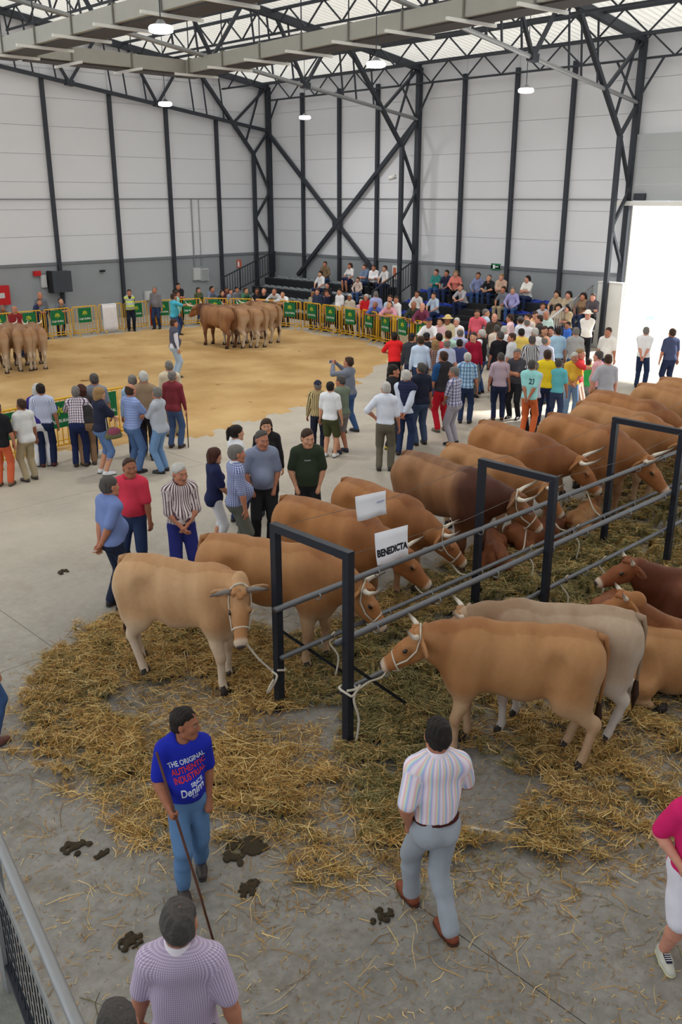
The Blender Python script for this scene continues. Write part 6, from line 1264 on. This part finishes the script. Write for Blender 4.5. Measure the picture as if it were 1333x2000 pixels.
# ================================================================== STRAW, HAY, DUNG, FLOOR MARKS
def gpoly(px): return np.array([P(x, y)[:2] for x, y in px])
ST = []   # polygon, density, colour (0 golden straw .. 1 green hay), softness
ST.append((gpoly([(190, 1195), (240, 1180), (330, 1210), (560, 1235), (660, 1260), (580, 1380), (500, 1420), (420, 1330), (330, 1335), (235, 1345), (215, 1400), (330, 1445), (470, 1430), (600, 1480), (680, 1520), (620, 1580), (440, 1590), (300, 1520), (180, 1530), (70, 1490), (15, 1420), (70, 1330), (130, 1260)]), .74, .15))
ST.append((gpoly([(120, 1500), (300, 1500), (460, 1560), (640, 1560), (760, 1650), (740, 1720), (560, 1690), (470, 1640), (420, 1590), (330, 1600), (360, 1690), (200, 1640), (150, 1570)]), .45, .05))
ST.append((gpoly([(230, 1335), (420, 1335), (560, 1400), (690, 1480), (700, 1560), (560, 1500), (300, 1450)]), .22, .1))
ST.append((np.array([(5.6, 5.2), (18, 5.2), (18, 6.75), (5.6, 6.75)]), 1.0, .8))
ST.append((np.array([(6.0, 6.6), (18, 6.6), (18, 8.3), (13, 8.0), (8, 7.6), (6.4, 7.3)]), .9, .45))
ST.append((np.array([(6.6, 4.4), (18, 4.4), (18, 5.3), (6.6, 5.3)]), 1.0, .35))
ST.append((gpoly([(690, 1400), (760, 1330), (900, 1330), (1100, 1330), (1333, 1200), (1420, 1300), (1420, 1600), (1310, 1600), (1290, 1650), (1180, 1650), (1100, 1690), (960, 1665), (860, 1690), (700, 1650), (690, 1560), (780, 1500), (850, 1480), (880, 1620), (960, 1640), (1050, 1590), (1070, 1530), (1000, 1470), (900, 1460), (800, 1480)]), .95, .1))
ST.append((gpoly([(680, 1420), (700, 1370), (760, 1330), (930, 1330), (930, 1440), (860, 1470), (800, 1560), (760, 1640), (690, 1570)]), 1.0, .85))
ST.append((gpoly([(900, 1400), (1080, 1420), (1120, 1480), (1040, 1520), (930, 1470)]), .9, .8))
ST.append((gpoly([(420, 1640), (700, 1640), (900, 1690), (1280, 1660), (1290, 1720), (1000, 1760), (700, 1760), (520, 1800)]), .13, .0))
def blurred(pts):
    """density and hay share at ground points, edges broken up by noise"""
    q = np.c_[pts, np.zeros(len(pts))]; w = pts+np.stack([hashn(q, 5, 21)+.6*hashn(q, 14, 23), hashn(q, 5.5, 22)+.6*hashn(q, 15, 24)], 1)*.15
    D = np.zeros(len(pts)); G = np.zeros(len(pts))
    for pl, d, g in ST:
        m = inside(w, pl); up = m & (d >= D); D[up] = d; G[up] = g
    patch = np.clip(.74+.62*hashn(q, 3.1, 25)+.50*hashn(q, 9, 26), .10, 1.2); return np.clip(D*patch, 0, 1), np.clip(G+.25*hashn(q, 2.2, 27), 0, 1)
def height(pts):
    D, G = blurred(pts); q = np.c_[pts, np.zeros(len(pts))]; n = hashn(q, 7, 31)*.5+.5; n2 = hashn(q, 19, 32)*.5+.5
    lane = np.exp(-((pts[:, 1]-5.95)/.36)**2)*sstep(pts[:, 0], 5.7, 7.0); return sstep(D, .2, .9)*(.012+.05*n+.03*n2+.08*G*n)+lane*sstep(D, .2, .9)*(.10+.10*n)
def palette(g, n):
    a = np.array([lin(c) for c in ((212, 176, 108), (190, 148, 80), (226, 198, 138), (164, 124, 68), (140, 106, 62))]); b = np.array([lin(c) for c in ((134, 126, 82), (110, 104, 64), (150, 140, 96), (94, 88, 54), (168, 150, 100))])
    k = NR.integers(0, 5, n); pick = NR.random(n) < g; return np.where(pick[:, None], b[k], a[k])*NR.uniform(.75, 1.15, (n, 1))
# litter bed under the loose stalks
gx, gy = np.meshgrid(np.arange(2.4, 18, .045), np.arange(2.0, 9.6, .045), indexing='ij'); pts = np.stack([gx.ravel(), gy.ravel()], 1); D, G = blurred(pts); Hh = height(pts); ok = D > .50; nxg, nyg = gx.shape
ii, jj = np.meshgrid(np.arange(nxg-1), np.arange(nyg-1), indexing='ij'); q = np.stack([ii*nyg+jj, (ii+1)*nyg+jj, (ii+1)*nyg+jj+1, ii*nyg+jj+1], -1).reshape(-1, 4); q = q[ok[q].sum(1) >= 3]; used = np.unique(q); remap = np.full(len(pts), -1); remap[used] = np.arange(len(used))
zz = np.where(ok, np.maximum(Hh, .006), .002)+NR.uniform(0, .012, len(pts)); me = npmesh('straw_litter', np.c_[pts, zz][used], remap[q], False)
cb = palette(G[used], len(used))*.62; colattr(me, 'tone', cb)
tag(link('straw_litter', me, None, attr_mat('straw_litter', 'tone', .95, .05, .5, 45)), 'trampled bed of straw and hay under the cattle', 'straw', kind='stuff')
# loose stalks
def stalks(n, box, lr, wr, boost=1.0, sparse=0.0):
    p = np.stack([NR.uniform(box[0], box[1], n), NR.uniform(box[2], box[3], n)], 1); D, G = blurred(p); keep = NR.random(n) < np.clip(D*boost, 0, 1)+sparse; return p[keep], G[keep], D[keep]
sets = [stalks(200000, (2.6, 9.2, 2.0, 9.6), 0, 0), stalks(60000, (9, 17.5, 4.2, 8.4), 0, 0), stalks(26000, (1.8, 7.5, 1.6, 8.5), 0, 0, 0, .06), stalks(70000, (1.4, 8.0, 1.2, 9.4), 0, 0, 0, .16)]
p = np.concatenate([s[0] for s in sets]); G = np.concatenate([s[1] for s in sets]); D = np.concatenate([s[2] for s in sets]); n = len(p)
bit = np.arange(n) >= n-len(sets[3][0]); L = np.where(bit, NR.uniform(.012, .05, n), NR.uniform(.07, .22, n))*np.where(NR.random(n) < .12, 1.7, 1)*(1-.25*G); wd = NR.uniform(.0016, .0034, n)*(1+.06*np.maximum(p[:, 0]-5, 0)); yaw = NR.uniform(0, 2*math.pi, n); pit = NR.normal(0, .14, n)*(.25+D); z = height(p)+NR.uniform(.003, .03, n)*(.2+D)
d = np.stack([np.cos(yaw)*np.cos(pit), np.sin(yaw)*np.cos(pit), np.sin(pit)], 1); sd = np.stack([-np.sin(yaw), np.cos(yaw), np.zeros(n)], 1); c = np.c_[p, z]; zmin = np.minimum((c-d*L[:, None]/2)[:, 2], (c+d*L[:, None]/2)[:, 2]); c[:, 2] += np.maximum(.004-zmin, 0)
bend = np.c_[sd[:, :2]*(NR.normal(0, .03, n))[:, None], NR.uniform(0, .012, n)]
V = np.stack([c-d*L[:, None]/2-sd*wd[:, None], c-d*L[:, None]/2+sd*wd[:, None]+[0, 0, .002], c+bend+sd*wd[:, None]+[0, 0, .002], c+bend-sd*wd[:, None], c+d*L[:, None]/2+sd*wd[:, None]*.6+[0, 0, .002], c+d*L[:, None]/2-sd*wd[:, None]*.6], 1).reshape(-1, 3)
k = np.arange(n)[:, None]*6; Q = np.concatenate([k+[0, 1, 2, 3], k+[3, 2, 4, 5]]); me = npmesh('loose_straw', V, Q, False); colattr(me, 'tone', np.repeat(palette(G, n), 6, 0))
tag(link('loose_straw', me, None, attr_mat('straw_stalk', 'tone', .7, .2, .15, 30)), 'loose golden straw stalks and greenish hay strewn on concrete', 'straw', kind='stuff')
# dung
dung_m = mat('dung', lin((52, 42, 26)), .75, .35, 25, bump=.6)
for i, (x, y, r, lb) in enumerate(((478, 1662, .20, 'large dark trampled dung pat right of the man in blue'), (486, 1736, .11, 'small dark dung pat below the larger one'), (746, 1792, .10, 'round dark dung pat left of the brown shoes'), (120, 1118, .10, 'small dung pat on the bare concrete at left'), (150, 1655, .13, 'olive dung pat at lower left of the straw'), (252, 1841, .11, 'dung mixed with straw at lower left'), (1200, 1462, .10, 'dark dung pat in the straw behind the grey heifer'), (200, 1670, .07, 'smallest dung smear near the railing'))):
    g = P(x, y); f = SDF(); rr = random.Random(i)
    for k in range(26): a = rr.uniform(0, 6.28); q = rr.uniform(0, 1.0)*r; f.ell((q*math.cos(a), q*math.sin(a)*.75, .004), (r*rr.uniform(.10, .30), r*rr.uniform(.10, .26), rr.uniform(.006, .022)), .012, R=np.array([[math.cos(a*3), -math.sin(a*3), 0], [math.sin(a*3), math.cos(a*3), 0], [0, 0, 1]]))
    f.cut((0, 0, 0), (0, 0, -1)); o = link('dung_pat', npmesh('dung_pat', *f.mesh(.010)), None, dung_m); o.location = (g[0], g[1], .002); tag(o, lb, 'dung', 'dung pats')
# worn white line painted on the floor
wl = empty('floor_line', (0, 0, 0)); tag(wl, 'worn white painted line on the concrete', 'floor marking', kind='structure')
for a, b in (((278, 1424), (345, 1394)), ((398, 1377), (452, 1354)), ((900, 1612), (975, 1626))):
    A_ = Vector(P(*a)); B_ = Vector(P(*b)); MB().bar(A_+Vector((0, 0, .001)), B_+Vector((0, 0, .001)), .055 if a[0] < 800 else .03, .003).build('paint_dash', mat('worn_white_paint', lin((205, 200, 190)), .8, .18, 20), wl)
# ---- stair landing with railing, bottom left
zr = 2.95; a = Vector(P(-40, 1556, zr)); b = Vector(P(175, 2058, zr)); dv = (b-a).normalized(); nv = Vector((dv.y, -dv.x, 0)); 
if nv.dot(Vector((-1, 0, 0))) < 0: nv = -nv
ldg = empty('stair_landing', (a+b)/2-Vector((0, 0, .9))); tag(ldg, 'grey metal landing with pipe handrail and mesh infill, bottom left', 'landing')
kid(member('hand_rail', a, b, .038, galv, kind='tube'), ldg); dzv = Vector((0, 0, 1))
kid(MB().bar(a-dzv*.30, b-dzv*.30, .008, .045).build('flat_bar', galv), ldg); kid(MB().bar(a-dzv*.76, b-dzv*.76, .03, .03).build('lower_bar', rail_steel), ldg)
nw = int((b-a).length/.05)
wire_me = None
for i in range(nw): q = a.lerp(b, (i+.5)/nw); kid(member('mesh_wire', q-dzv*.75, q-dzv*.32, .004, rail_steel), ldg)
for j in range(4): kid(member('cross_wire', a-dzv*(.38+.09*j), b-dzv*(.38+.09*j), .0018, galv), ldg)
kid(MB().prism([a-dzv*.92, b-dzv*.92, b-dzv*.92+nv*.9, a-dzv*.92+nv*.9], (0, 0, .03)).build('deck_plate', mat('checker_plate', lin((120, 124, 118)), .5, .3, 40, .3, bump=.6)), ldg)
kid(MB().bar(a-dzv*.98, b-dzv*.98, .03, .08).build('edge_beam', galv), ldg)
for t in (.04, .96): q = a.lerp(b, t); kid(member('support_post', (q.x, q.y, 0), (q.x, q.y, zr-.02), .05, galv), ldg)
